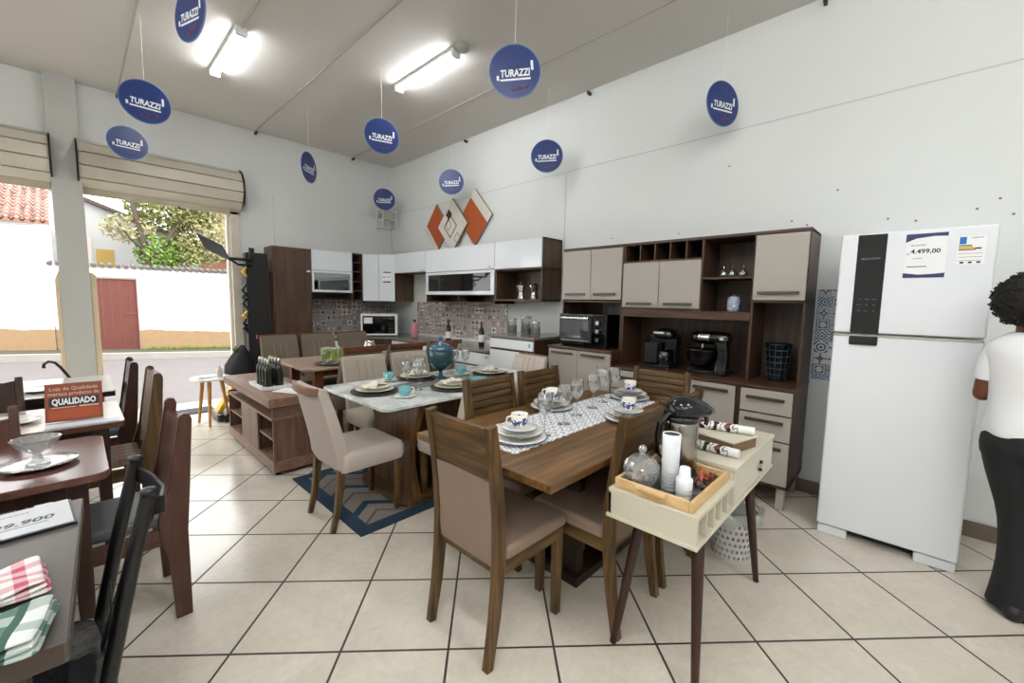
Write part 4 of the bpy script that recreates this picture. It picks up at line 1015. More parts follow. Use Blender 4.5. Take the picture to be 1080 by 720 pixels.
# ------------------------------------------------------------------ tableware
def plate_prof(r, h): return [(0,.0),(r*.55,.0),(r*.6,.004),(r*.97,h),(r,h+.001),(r*.985,h+.004),(r*.62,.009),(0,.008)]
M_plg = plain('cream_stoneware', '#e2ddcf', .25); M_rimb = plain('grey_plate_rim', '#5d6068', .3); M_bw = M_blupor
def dish(name, label, cat, loc, r, h, m, group, rim=None, rz=0):
    o = thing(name, label, cat, loc, rz, group)
    MB().lathe(plate_prof(r, h), (0,0,0), 36).build('body', m, o)
    if rim: MB().lathe([(r*.955,h-.001+.0035),(r*1.002,h+.004),(r*1.004,h),(r*.99,h-.003)], (0,0,0), 36).build('rim', rim, o, label='dark rim')
    return o
M_blur = plain('blue_plate_rim', '#5a6a90', .3)
def cup(label, loc, m, group, rz=0, r=.042, h=.065, name='cup'):
    t = thing(name, label, 'cup', loc, rz, group)
    MB().lathe([(0,0),(r*.6,0),(r*.62,.004),(r*.93,h*.35),(r,h),(r*.95,h),(r*.88,h*.38),(r*.55,.008),(0,.008)], (0,0,0), 28).build('body', m, t)
    MB().tube([(0,r*.95,h*.85),(0,r*1.45,h*.8),(0,r*1.55,h*.5),(0,r*1.3,h*.25),(0,r*.85,h*.28)], .0045, 8).build('handle', M_cup, t)
    return t
M_cupb = None
def blue_cup_mat():
    m, nt, b = newmat('blue_scene_porcelain'); v, x, y, z = coords(nt)
    n = noise(nt, v, 45, 3); n = n.gt(.5)*z.lt(.05)*z.gt(.006)
    nt.links.new(mixc(nt, n, '#efece2', '#3a4f93'), b.inputs['Base Color']); b.inputs['Roughness'].default_value = .15; return m
M_cupb = blue_cup_mat()
TZ = .7805
spots = ((1.46, 1.33, 'at the near head, by the free chair', 0), (2.06, 1.60, 'on the far long side, behind the wine glasses', 1), (2.17, 1.13, 'half hidden by the chair beside the tray stand', 2), (2.66, 1.38, 'at the cabinet end of the walnut table', 3))
for x, y, w, i in spots:
    z0 = TZ+.004 if i in (0, 3) else TZ
    dish('dinner_plate', 'white dinner plate, lowest of the stack ' + w, 'plate', (x, y, z0), .135, .016, M_cup, 'dinner plates on the walnut table', M_blur)
    dish('soup_plate', 'white soup plate, second in the stack ' + w, 'plate', (x, y, z0+.021), .115, .022, M_cup, 'soup plates on the walnut table', M_rimb)
    dish('saucer', 'white blue-rimmed saucer, topmost under the cup ' + w, 'saucer', (x, y, z0+.049), .085, .012, M_cup, 'saucers on the walnut table', M_blur)
    cup('white cup with a blue scene ' + w, (x, y, z0+.062), M_cupb, 'blue scene cups on the walnut table', [1.1, .4, -.5, 2.2][i], .043, .066)
# lace runner
m = MB(); nx, ny = 96, 20; Rr = []
x0, x1, y0, y1 = 1.30, 2.72, 1.215, 1.575
for iy in range(ny+1):
    row = []
    for ix in range(nx+1):
        x = x0+(x1-x0)*ix/nx; y = y0+(y1-y0)*iy/ny
        if iy in (0, ny): y += (.012 if iy == ny else -.012)*abs(math.sin(ix*PI/4))
        row.append((x, y, TZ+.0015+.0006*math.sin(ix*.9)*math.cos(iy*.7)))
    Rr.append(row)
m.loft(Rr, True, False, False)
tag(m.build('table_runner', lace_mat(), None, solid=.0012), 'white lace runner down the middle of the walnut table', 'table runner')
def wineglass(loc, label, group, h=.215, r=.040, stem=.10):
    t = thing('wine_glass', label, 'wine glass', loc, 0, group)
    MB().lathe([(0,0),(.034,0),(.0345,.002),(.012,.006),(.005,.012)], (0,0,0), 28).build('foot', M_glass, t)
    MB().lathe([(.005,.010),(.0038,.03),(.0038,stem-.012),(.006,stem)], (0,0,0), 14).build('stem', M_glass, t)
    b = h-stem
    MB().lathe([(.005,stem-.002),(.02,stem+b*.10),(.034,stem+b*.28),(r,stem+b*.5),(r*.98,stem+b*.7),(r*.84,h),(r*.82,h),(r*.95,stem+b*.7),(r*.965,stem+b*.5),(.032,stem+b*.3),(.018,stem+b*.13),(0,stem+b*.06)], (0,0,0), 30).build('bowl', M_glass, t)
    return t
ORD = ('first','second','third','fourth','fifth','sixth','seventh','eighth')
gl = ((1.60,1.285),(1.83,1.335),(2.03,1.39),(2.25,1.42),(2.44,1.46),(2.60,1.47),(2.56,1.555))
g0 = None
for i, (x, y) in enumerate(gl):
    lb = '%s stemmed wine glass along the lace runner, counting from the free walnut chair' % ORD[i]
    if g0 is None: g0 = wineglass((x, y, TZ+.0035), lb, 'wine glasses on the lace runner')
    else: dup(g0, (x, y, TZ+.0035 if y < 1.58 else TZ+.0005), 0, lb)
# marble table
M_char = plain('dark_woven_charger', '#3f332e', .7, noise=.25, nscale=60, bump=.4, bscale=300)
M_teal = plain('teal_glaze', '#6fb0b5', .18); M_cream2 = plain('cream_stoneware_green', '#d8d6c4', .22)
M_nap = plain('cream_napkin', '#e5e0d2', .95, noise=.08, nscale=40); M_nap2 = gingham('printed_napkin', '#e6e1d6', '#c8bfae', '#5c5a4e', 55)
def napkin(label, loc, rz, m, seed):
    rnd = random.Random(seed); n, q = 15, 11; rows = []
    for j in range(q):
        row = []
        for i in range(n):
            u = i/(n-1)-.5; v = j/(q-1)-.5
            pinch = .45+.55*min(1, abs(u)*3.2)
            h = .012+.026*math.exp(-(u*7)**2)+.012*math.sin(v*13+u*5+seed)*(.4+abs(u))*pinch + rnd.uniform(-.002,.002)
            e = 1 if 0 < i < n-1 and 0 < j < q-1 else 0
            row.append((u*.19, v*.12*pinch, max(.001, h*(1 if e else .45))))
        rows.append(row)
    o = MB().loft(rows, True, False, False).build('napkin', m, None, sub=1, solid=.003); o.location = loc; o.rotation_euler = (0,0,rz)
    return tag(o, label, 'napkin', 'napkins on the plate stacks')
sets = ((1.47, 2.76, 'nearest the free beige chair', 0), (1.97, 2.50, 'just left of the walnut slatted chair back', 1), (1.99, 3.02, 'on the far side left of the teal jar', 2), (2.62, 2.76, 'at the far end before the cream chair', 3))
for x, y, w, i in sets:
    tag(MB().lathe(plate_prof(.168, .012), (0,0,0), 40).build('charger_plate', M_char), 'dark charger plate under the setting ' + w, 'charger plate', 'dark chargers on the marble table').location = (x, y, TZ)
    dish('dinner_plate', 'cream dinner plate on the dark charger ' + w, 'plate', (x, y, TZ+.0125), .135, .016, M_cream2, 'dinner plates on the marble table')
    dish('side_plate', 'smaller cream plate holding the napkin ' + w, 'plate', (x, y, TZ+.033), .105, .014, M_plg, 'side plates on the marble table')
    napkin('folded cream napkin on the plate stack ' + w, (x, y, TZ+.046), (.4, -.3, .2, .6)[i], (M_nap, M_nap2, M_nap, M_nap2)[i], i)
for i, (x, y, w) in enumerate(((1.55, 2.49, 'near edge beside the first plate stack'), (1.76, 3.07, 'far side between two plate stacks'), (2.42, 2.93, 'right of the teal jar among the glasses'))):
    dish('saucer', 'white saucer under the teal cup, ' + w, 'saucer', (x, y, TZ), .075, .010, M_cup, 'saucers on the marble table')
    c = cup('rounded teal cup on its saucer, ' + w, (x, y, TZ+.0095), M_teal, 'teal cups on the marble table', (-1.9, 2.3, -1.2)[i], .043, .062, 'teal_cup')
dish('teal_bowl', 'shallow teal bowl beside the far plate stack of the marble table', 'bowl', (2.30, 2.56, TZ), .085, .028, M_teal, None)
for i, (x, y) in enumerate(((1.72, 2.73), (1.74, 2.61), (1.89, 2.80))):
    dup(g0, (x, y, TZ+.0035), 0, '%s of three wine glasses in the left cluster on the marble table' % ('left one','near one','right one')[i], 'wine glasses on the marble table')
for i, (x, y) in enumerate(((2.27, 3.06), (2.36, 3.04), (2.45, 3.07), (2.54, 3.02))):
    dup(g0, (x, y, TZ+.0005), 0, '%s wine glass in the right cluster behind the teal jar, counted from the jar' % ORD[i], 'wine glasses on the marble table')
M_seq = plain('silver_sequins', '#a2a4a6', .25, .6, noise=.4, nscale=160, bump=.8, bscale=220)
m = MB(); rows = []
for j in range(13):
    rows.append([(1.62+.92*i/50, 2.655+.235*j/12, TZ+.001+.0012*abs(math.sin(i*2.1+j*1.7))) for i in range(51)])
tag(m.loft(rows, True, False, False).build('table_runner', M_seq, None, solid=.001), 'silver sequined runner on the marble table', 'table runner')
# teal jar
M_tealg = plain('teal_glass', '#0c4447', .07, 0, .6)
t = thing('glass_jar', 'big lidded teal glass jar on a foot in the middle of the marble table', 'jar', (2.16, 2.90, TZ+.003))
MB().lathe([(0,0),(.05,0),(.052,.005),(.02,.02),(.014,.05),(.02,.065),(.06,.085),(.098,.13),(.104,.18),(.103,.235),(.098,.24),(.097,.18),(.09,.135),(.05,.09),(0,.075)], (0,0,0), 32).build('body', M_tealg, t)
m = MB()
for i in range(18):
    a = 2*PI*i/18; m.tube([(.099*math.cos(a), .099*math.sin(a), .13), (.1045*math.cos(a), .1045*math.sin(a), .18), (.1035*math.cos(a), .1035*math.sin(a), .23)], .003, 5)
m.build('ribs', M_tealg, t)
MB().lathe([(.104,.238),(.108,.243),(.095,.275),(.06,.30),(.02,.312),(.012,.325),(.02,.34),(.015,.355),(0,.36)], (0,0,0), 32).build('lid', plain('blue_teal_glass', '#22506a', .08, 0, .6), t)

# ------------------------------------------------------------------ back table and shelf unit things
M_gglass = glassy('green_glass', (.82,.92,.62,1), .12, .6)
dish('round_tray', 'round dark tray under the green tumblers on the back table', 'tray', (1.80, 4.26, TZ), .17, .012, M_char, None)
for i, (x, y) in enumerate(((1.72, 4.25), (1.80, 4.20), (1.87, 4.27), (1.79, 4.33))):
    t = thing('green_tumbler', '%s green tinted stemmed tumbler on the dark round tray' % ('leftmost','nearest','rightmost','rearmost')[i], 'glass', (x, y, TZ+.010), 0, 'green tumblers on the back table')
    MB().lathe([(0,0),(.028,0),(.028,.003),(.006,.008),(.006,.03)], (0,0,0), 20).build('foot', M_glass, t)
    MB().lathe([(.006,.028),(.024,.045),(.029,.08),(.030,.16),(.028,.16),(.027,.08),(.021,.048),(0,.04)], (0,0,0), 22).build('bowl', M_gglass, t)
t = thing('glass_vase', 'squat clear glass jar on the far part of the back table', 'vase', (2.40, 4.62, TZ))
MB().lathe([(0,.002),(.06,.002),(.068,.02),(.068,.13),(.055,.15),(.055,.18),(.052,.18),(.052,.15),(.064,.13),(.064,.02),(0,.01)], (0,0,0), 26).build('body', M_crystal, t)
MB().lathe([(.066,.05),(.0695,.055),(.066,.06)], (0,0,0), 26).build('band', M_glass, t)
t = thing('serving_tray', 'white rectangular tray holding dark bottles on the low shelf unit', 'tray', (1.20, 4.18, .646))
MB().prism(rrect(-.12, .12, -.20, .20, .02), idf, 0, .008).build('base', M_whitep, t)
m = MB()
for a in (1, -1): m.bx(.112*a-.008*(a < 0)-.0, .12*a if a > 0 else -.112, -.20, .20, .008, .03).bx(-.12, .12, (.192 if a > 0 else -.20), (.20 if a > 0 else -.192), .008, .03)
m.build('rim', M_whitep, t, .002)
k = 0
M_obott = plain('dark_oil_bottle', '#22251c', .08)
for ix in range(2):
    for iy in range(4):
        lab = '%s dark oil bottle with a metal cap, %s row on the white tray' % (ORD[iy], ('aisle side', 'table side')[ix])
        t = thing('oil_bottle', lab, 'bottle', (1.155+.085*ix, 4.06+.08*iy, .655), 0, 'dark oil bottles on the white tray')
        MB().lathe([(0,0),(.030,0),(.032,.006),(.032,.15),(.026,.175),(.012,.19),(.012,.215)], (0,0,0), 18).build('body', M_obott, t)
        MB().lathe([(.0125,.205),(.0145,.21),(.013,.245),(.006,.255),(0,.256)], (0,0,0), 14).build('cap', M_steel, t)
tag(MB().obx((0,0,.004), .16, .30, .006, 0).build('brochure', M_paper), 'white folded brochure lying at the near end of the low shelf unit', 'brochure').location = (1.27, 3.80, .646)
bpy.data.objects['brochure'].rotation_euler = (0, 0, .5)

# ------------------------------------------------------------------ round side table, machine, rack
t = thing('side_table', 'small round white side table on three wooden legs near the doorway', 'table', (1.03, 5.70, 0))
W_pine = wood('honey_wood_leg', '#9a6a36', '#b98549', '#cf9d60', 'Z', 1, .45)
MB().lathe([(0,.515),(.19,.515),(.195,.52),(.195,.533),(.19,.537),(0,.537)], (0,0,0), 36).build('tabletop', M_whitep, t)
for k in range(3):
    a = rad(-110+120*k); MB().tube([(.17*math.cos(a), .17*math.sin(a), 0), (.10*math.cos(a), .10*math.sin(a), .515)], [.013,.022], 12).build('leg', W_pine, t)
tag(MB().obx((0,0,.012), .17, .12, .024, .2).build('white_box', M_paper, None, .003), 'flat white box lying on the round side table', 'box').location = (.97, 5.66, .538)
t = thing('pump_bottle', 'small clear pump bottle on the round side table', 'bottle', (1.10, 5.62, .538))
MB().lathe([(0,0),(.03,0),(.032,.01),(.032,.085),(.02,.10),(.012,.105),(.012,.115)], (0,0,0), 18).build('body', plain('cloudy_gel', '#c9c3b8', .3), t)
MB().tube([(0,0,.11),(0,0,.15),(.0,-.03,.152)], .006, 8).build('pump', M_whitep, t)
M_yel = plain('yellow_paint', '#d9a81f', .4)
t = thing('floor_machine', 'low black and yellow machine with a black fabric hood beside the round side table', 'machine', (1.37, 5.86, 0))
MB().prism(rrect(-.30, .28, -.20, .20, .05), idf, .01, .09).build('base', M_black, t, .012, 3)
MB().bar([(-.26, 0, .08), (-.08, .0, .40), (-.02, 0, .52)], .16, .05, (0,1,0)).build('slanted_frame', M_yel, t, .01)
m = MB(); rings = []
for z, s, dx in ((.50,.72,.0),(.53,.84,.0),(.62,.80,.0),(.73,.55,.01),(.82,.24,.015),(.86,.05,.02)):
    rings.append([(dx+.20*s*math.cos(a)*(1+.06*math.sin(5*a)), .22*s*math.sin(a)*(1+.05*math.cos(4*a)), z+.012*math.sin(3*a)) for a in [2*PI*i/24 for i in range(24)]])
m.loft(rings, True).build('fabric_hood', plain('black_fabric', '#131315', .85, bump=.4, bscale=60), t)
for s in (-1, 1): MB().tube([(-.20, s*.20, .05), (-.20, s*.235, .05)], .05, 16).build('wheel', M_black, t)
lf = MB()
for i in range(9):
    a = random.uniform(0, 6.28); lf.quad((-.06,0,.76), (-.06+.03*math.cos(a),.03*math.sin(a),.83), (-.08+.08*math.cos(a),.07*math.sin(a),.87), (-.06+.02*math.cos(a+1),.02*math.sin(a+1),.82))
lf.build('green_tag', M_leaf[1], t)
t = thing('upright_rack', 'tall black upright panel hung with black and yellow straps beside the doorway', 'rack', (1.70, 6.36, 0))
MB().prism([(-.13,-.06),(.12,-.10),(.14,.10),(-.11,.14)], idf, .02, 2.03).build('panel', plain('black_mesh_panel', '#101113', .7, bump=.3, bscale=120), t, .01)
MB().bx(-.09, -.03, -.09, -.05, 1.95, 2.09).build('top_bracket', M_blackm, t, .005)
MB().bx(-.16, .17, -.13, .17, 0, .025).build('base', M_black, t, .006)
arm = MB().tube([(-.06,-.08,1.93),(-.30,-.10,1.93),(-.36,-.10,1.94)], .018, 8).tube([(-.06,-.08,1.86),(-.22,-.10,1.86),(-.30,-.10,1.92)], .016, 8).build('arm', M_black, t)
MB().slab((-.475,-.12,2.055), (.62,-.25,-.35), (-.35,.2,.85), .30, .22, .025).build('screen', plain('dark_screen', '#3f4144', .15), arm, .006)
st_ = MB()
for x, y, z0, z1, c in ((-.14,-.10,1.72,1.84,1),(-.16,-.11,1.46,1.62,0),(-.20,-.10,1.40,1.50,0),(-.15,-.10,1.30,1.44,0),(-.20,-.12,1.16,1.26,1),(-.16,-.11,1.02,1.20,0),(-.22,-.10,.98,1.10,0),(-.15,-.10,.62,.72,2)):
    x = max(x, -.15); y = -.055
    st_.tube([(x+.02,y,z1),(x-.03,y-.02,(z0+z1)/2),(x+.02,y-.005,z0)], [.014,.022,.012], 7, mi=c)
st_.build('straps', [M_black, M_yel, plain('wine_red_strap', '#7d2530', .6)], t)
MB_ = tag(MB().bx(0, .50, 0, .30, .001, .012).build('doormat', plain('grey_doormat', '#3a3b3e', .95, noise=.2, nscale=50), None, .003), 'grey doormat on the tiles at the shop doorway', 'doormat'); MB_.location = (.68, 6.30, 0)

# ------------------------------------------------------------------ white stand with tray
t = thing('tray_stand', 'small cream desk on splayed dark legs with a lower tray end and a drawer', 'desk', (1.43, .47, 0))
M_st = plain('cream_white_board', '#d3cebb', .35); Ls, Ds = 1.08, .345; xm = .43
MB().bx(-.006, Ls+.004, -.006, Ds+.004, .604, .618).build('bottom_board', M_st, t, .002)
MB().bx(0, .016, 0, Ds, .618, .706).bx(0, xm, Ds-.016, Ds, .618, .706).bx(0, xm, 0, Ds, .706, .722).bx(.016, xm, .13, .14, .618, .706).build('low_case', M_st, t, .002)
for i in range(1, 6): x = .016+i*.080; MB().bx(x, x+.009, 0, .13, .618, .706).build('pigeonhole_divider', M_st, t, .001)
MB().bx(xm, Ls, .016, Ds, .618, .765).bx(xm-.004, Ls+.004, -.004, Ds+.004, .762, .778).build('high_case', M_st, t, .002)
d = MB().bx(xm+.006, Ls-.004, 0, .016, .622, .758).build('drawer', M_st, t, .002)
MB().tube([(xm+.36,-.001,.69),(xm+.36,-.018,.69)], .012, 14).build('knob', M_chrome, d)
MB().bx(xm+.385, xm+.40, -.012, -.0, .655, .705).build('key_fob', M_black, d)
for x, y, fx_, fy in ((.20, .06, .085, .0), (.20, Ds-.06, .09, Ds-.0), (Ls-.20, .06, Ls-.10, .01), (Ls-.20, Ds-.06, Ls-.10, Ds-.0)):
    MB().tube([(fx_, fy, 0), (x, y, .604)], [.014, .026], 14).build('leg', W_dark_z, t)
t = thing('wooden_tray', 'light wooden tray with grey lining on the low end of the cream desk', 'tray', (1.445, .492, .7225))
W_tray = wood('pale_pine', '#c79f6c', '#d8b582', '#e4c797', 'X', 1, .5); Lx, Ly = .39, .305
MB().bx(.004, Lx-.004, .004, Ly-.004, 0, .006).build('lining', plain('grey_liner', '#55565c', .6), t)
m = MB().bx(0, Lx, 0, .014, 0, .042).bx(0, Lx, Ly-.014, Ly, 0, .042).bx(0, .014, .014, Ly-.014, 0, .042).bx(Lx-.014, Lx, .014, Ly-.014, 0, .042)
m.build('frame', W_tray, t, .003)
for x in (-.012, Lx-.006): MB().tube([(x+.008,.10,.03),(x,.12,.036),(x,.19,.036),(x+.008,.21,.03)], .011, 10).build('handle', W_tray, t)
t = thing('crystal_bowl', 'cut crystal sweet bowl with a knobbed lid on the wooden tray', 'bowl', (1.525, .725, .729))
def scal(mb, prof, n=32, amp=.05, freq=12, ph=0):
    rings = []
    for i, (r, z) in enumerate(prof): rings.append([(r*(1+amp*math.cos(freq*a+ph*i))*math.cos(a), r*(1+amp*math.cos(freq*a+ph*i))*math.sin(a), z) for a in [2*PI*k_/72 for k_ in range(72)]])
    return mb.loft(rings, False, False)
scal(MB(), [(.001,.002),(.035,.0),(.05,.015),(.064,.045),(.067,.07),(.062,.07),(.058,.045),(.03,.012),(.001,.01)], amp=.045, ph=.5).build('bowl', M_crystal, t)
lid = scal(MB(), [(.068,.071),(.066,.085),(.055,.105),(.035,.12),(.012,.128),(.009,.135)], amp=.045, ph=.5).build('lid', M_crystal, t)
MB().ball((0,0,.149), .017, .017, .017, 14, 9).build('knob', M_crystal, lid)
M_cups = plain('white_disposable_plastic', '#eceff3', .4)
t = thing('cup_stack', 'tall white stack of disposable cups standing on the wooden tray', 'cup stack', (1.565, .628, .729))
MB().lathe([(0,0),(.029,0),(.034,.225),(.031,.226),(.026,.20),(0,.20)], (0,0,0), 26).build('stack', M_cups, t)
MB().lathe([(0,.2225),(.0295,.2225)], (0,0,0), 26).build('mouth_shade', plain('painted_hollow_shade', '#3a3a3d', .9), t)  # dark disc paints the shade inside the open top cup
m = MB()
for i in range(16): z = .012+i*.0135; m.lathe([(.0292+.005*z/.226,z-.001),(.0306+.005*z/.226,z),(.0292+.005*z/.226,z+.001)], (0,0,0), 26)
m.build('cup_rims', M_cups, t)
t = thing('small_cup_stack', 'short stack of tiny white cups at the front corner of the wooden tray', 'cup stack', (1.535, .560, .729))
MB().lathe([(0,0),(.027,0),(.030,.075),(.026,.077),(.021,.085),(.019,.118),(.0165,.12),(0,.115)], (0,0,0), 22).build('stack', M_cups, t)
m = MB()
for i in range(5): z = .012+i*.014; m.lathe([(.0275+.003*z/.075,z-.001),(.0286+.003*z/.075,z),(.0275+.003*z/.075,z+.001)], (0,0,0), 22)
m.build('cup_rims', M_cups, t)
t = thing('airpot', 'stainless steel coffee airpot with a dark pump head on the wooden tray', 'airpot', (1.762, .668, .729), rad(-36))
MB().lathe([(0,0),(.066,0),(.068,.006),(.068,.215),(.064,.232),(.058,.238)], (0,0,0), 36).build('body', plain('striped_steel', '#a8a39a', .2, 1, noise=.12, nscale=3), t)
M_gun = plain('dark_slate_plastic', '#12161c', .12)
hd = MB(); rings = []
for x, ry, z0, z1 in ((-.062,.02,.252,.285),(-.058,.045,.238,.305),(-.035,.060,.232,.328),(.0,.07,.230,.338),(.05,.064,.236,.330),(.10,.048,.242,.308),(.135,.03,.252,.285),(.145,.010,.262,.272)):
    zc = (z0+z1)/2; rz = (z1-z0)/2; rings.append([(x, ry*math.cos(a), zc+rz*math.sin(a)) for a in [2*PI*i/24 for i in range(24)]])
hd.loft(rings, True).build('pump_head', M_gun, t)
MB().lathe([(.060,.225),(.068,.232),(.066,.25),(.05,.255)], (0,0,0), 30).build('collar', M_gun, t)
MB().tube([(.115,0,.25),(.118,0,.215),(.112,0,.205)], .009, 8).build('spout', M_gun, t)
MB().bar([(-.055,0,.265),(-.105,0,.225),(-.112,0,.16),(-.105,0,.09),(-.066,0,.06)], .024, .010, (0,1,0)).build('handle', M_gun, t, .003)
random.seed(3)
M_cand = [plain('orange_wrapper', '#c4512c', .3), plain('gold_wrapper', '#c9a24a', .25, .6), plain('brown_wrapper', '#5d3425', .4)]
kk = 0
for ix in range(4):
    for iy in range(4):
        x = 1.655+.045*ix+random.uniform(-.008,.008); y = .525+.035*iy+random.uniform(-.006,.006)
        if math.hypot(x-1.762, y-.668) < .085 or x > 1.81: continue
        a = random.uniform(0, PI); mi = random.choice((0,0,1,2)); col_ = ('orange','gold','brown')[mi]; z = .7365
        t = thing('wrapped_sweet', '%s wrapped sweet in the loose heap in the wooden tray' % col_, 'sweet', (x, y, z+.005), a, '%s wrapped sweets in the wooden tray' % col_)
        MB().ball((0,0,0), .016, .010, .009, 10, 6).build('sweet', M_cand[mi], t)
        for s in (-1, 1): MB().add([(s*.014,0,0),(s*.028,.012,.012),(s*.030,-.002,.020),(s*.028,-.012,.008)], [(0,1,2),(0,2,3)]).build('wrapper_end', M_cand[mi], t)
t = thing('wicker_box', 'brown wicker box with a cream lid on the high end of the cream desk', 'box', (2.14, .645, .7785), rad(-104))
MB().bx(-.145, .14, -.09, .11, 0, .047).build('body', plain('brown_wicker', '#7d6048', .8, noise=.3, nscale=90, bump=.5, bscale=150), t, .004)
MB().bx(-.15, .145, -.095, .115, .047, .056).build('lid', plain('cream_card', '#cfc8b6', .6), t, .003)
M_flo = floral('black_floral_print')
t = thing('rolled_napkin', 'roll of black floral napkins lying in front of the wicker box', 'napkin roll', (1.985, .61, .800), rad(-92))
MB().tube([(-.12,0,0),(.075,0,0)], .021, 16).build('roll', M_flo, t); MB().tube([(.07,0,0),(.115,0,0)], .0195, 16).build('white_end', M_paper, t)
t = thing('rolled_napkin', 'roll of black floral napkins lying on top of the wicker box', 'napkin roll', (2.165, .63, .856), rad(-78))
MB().tube([(-.15,0,0),(.08,0,0)], .021, 16).build('roll', M_flo, t); MB().tube([(.08,0,0),(.145,0,0)], .0195, 16).build('white_end', M_paper, t)
t = thing('waste_bin', 'white perforated plastic bin with a clear liner on the floor below the cream desk', 'bin', (2.60, .66, 0))
MB().lathe([(0,.004),(.10,.004),(.10,0),(.103,.005),(.128,.27),(.135,.275),(.132,.28),(.124,.272),(.10,.008),(0,.008)], (0,0,0), 36).build('shell', dotted_plastic(), t)
m = MB(); rings = []
for z, r in ((.10,.10),(.27,.125),(.30,.14),(.285,.155),(.23,.16)):
    rings.append([(r*(1+.07*math.sin(7*a+z*20))*math.cos(a), r*(1+.07*math.sin(6*a+z*30))*math.sin(a), z+.012*math.sin(9*a)) for a in [2*PI*i/48 for i in range(48)]])
m.loft(rings, True, False).build('liner', glassy('white_film', (.8,.82,.84,1), .3, .5, .3), t)
# ------------------------------------------------------------------ tables and chairs on the doorway aisle
def plank_chair(label, loc, rz, group, wdz, wdx, fab, h=.935, hw=.215, lower=.88):
    t = thing('plank_back_chair', label, 'chair', loc, rz, group)
    for s in (-1, 1):
        P = [(.035,0),(.095,0),(.105,.25),(.135,.40),(.135,.48),(.095,.62),(.045,h-.01),(.03,h),(.008,h-.004),(.0,h-.03),(.02,.60),(.035,.40)]
        y0 = s*hw; MB().prism(P, lambda u, v, w: (u, w, v), min(y0, y0-s*.03), max(y0, y0-s*.03)).build('rear_post', wdz, t, .004)
        MB().bar([(.455, s*(hw-.02), 0), (.45, s*(hw-.02), .43)], [.034,.042], [.034,.042]).build('front_leg', wdz, t, .004)
    rings = []
    for z in (.50, .60, .70, .80, lower):
        f = (z-.44)/(h-.44); xb = .085-.075*f; ring = []
        n = 9; fr = []; bk = []
        for i in range(n):
            y = -(hw-.03)+2*(hw-.03)*i/(n-1); q = 1-(y/(hw-.03))**2; zz = z - (.022*q if z == lower else 0)
            fr.append((xb+.028-.03*q, y, zz)); bk.append((xb+.004-.03*q, y, zz))
        rings.append(bk + fr[::-1])
    MB().loft(rings, True).build('back_panel', wdz, t, .004, ang=60)
    MB().bx(.11, .475, -hw+.031, hw-.031, .437, .49).build('seat', fab, t, .02, 4)
    MB().bx(.06, .46, -hw+.004, -hw+.028, .36, .435).bx(.06, .46, hw-.028, hw-.004, .36, .435).bx(.44, .465, -hw+.03, hw-.03, .36, .435).build('seat_frame', wdx, t, .003)
    return t
W_br_z = wood('mid_brown_post', '#3a2018', '#4f2e22', '#613c2d', 'Z', 1, .35)
W_br_x = wood('mid_brown_rail', '#3a2018', '#4f2e22', '#613c2d', 'X', 1, .35)
M_gseat = plain('grey_vinyl_seat', '#54565a', .45, noise=.08, nscale=9)
M_patch = gingham('patterned_seat', '#9a8a7c', '#6d6259', '#a86a68', 14)
M_tealseat = plain('teal_seat', '#3f5f60', .8)
G4 = 'brown chairs of the doorway tables'
q0 = plank_chair('brown plank-back chair with a grey seat, nearest one beside the crystal bowl table', (.335, 2.495, 0), PI, G4, W_br_z, W_br_x, M_gseat)
q1 = plank_chair('tall brown slat-backed chair with a patterned seat and black tag, second from the viewer', (.35, 3.46, 0), PI, G4, W_ch_z, wood_x, M_patch, .985, .205, .97)
q2 = plank_chair('slim dark chair seen edge-on before the street, third along the aisle', (.30, 4.22, 0), PI, G4, W_dark_z, W_dark_z, M_tealseat, .97, .19, .95)
dup(q0, (-.42, 2.975, 0), -PI/2, 'dark brown chair tucked in behind the crystal bowl table, at the left picture edge')
dup(q2, (-.42, 3.72, 0), -PI/2, 'dark brown chair behind the table with the orange sign, at the left picture edge')
dup(q1, (-.50, 3.80, 0), PI/2, 'lighter brown chair back at the far left, before the farthest doorway table') if False else None
tg_ = MB().bx(.24, .29, -.15, -.10, .49, .497).build('price_tag', M_black, q1)
# seat of the chair with clear film and a card
def left_table(name, label, x0, x1, y0, y1, top, legm, r=.02, th=.035, core=None):
    t = thing(name, label, 'table', (x1, y0, 0)); L_, D_ = x1-x0, y1-y0
    if core:
        MB().prism(rrect(-L_, 0, 0, D_, r), idf, .774, .78).build('tabletop', top, t, .001)
        MB().prism(rrect(-L_+.001, -.001, .001, D_-.001, r), idf, .78-th, .774).build('edge_board', core, t, .003)
    else: MB().prism(rrect(-L_, 0, 0, D_, r), idf, .78-th, .78).build('tabletop', top, t, .004)
    for x in (-.12, -L_+.06):
        for y in (.05, D_-.11): MB().bar([(x+.03, y+.03, 0), (x+.03, y+.03, .745)], [.04,.06], [.04,.06]).build('leg', legm, t, .004)
    MB().bx(-L_+.10, -.10, .06, .08, .69, .745).bx(-L_+.10, -.10, D_-.08, D_-.06, .69, .745).bx(-.10, -.08, .08, D_-.08, .69, .745).bx(-L_+.09, -L_+.11, .08, D_-.08, .69, .745).build('apron', legm, t, .003)
    return t
M_lam = plaster('grey_laminate', '#4a4542', '#5b5652', 3.5, .35)
ta = left_table('grey_table', 'grey laminate table with dark edge at the bottom left, holding folded cloths', -1.35, -.045, 1.135, 1.935, M_lam, M_black, .004, .045)
MB().bx(-.0005, .0015, .006, .794, .737, .7785).bx(-1.31, -.006, -.0015, .0005, .737, .7785).build('edge_band', plain('dark_edge_band', '#43372f', .5), ta)
MB().bx(-1.2, -.115, .10, .12, .30, .69).bx(-.118, -.10, .10, .75, .05, .735).build('black_side_panel', M_black, ta, .003)
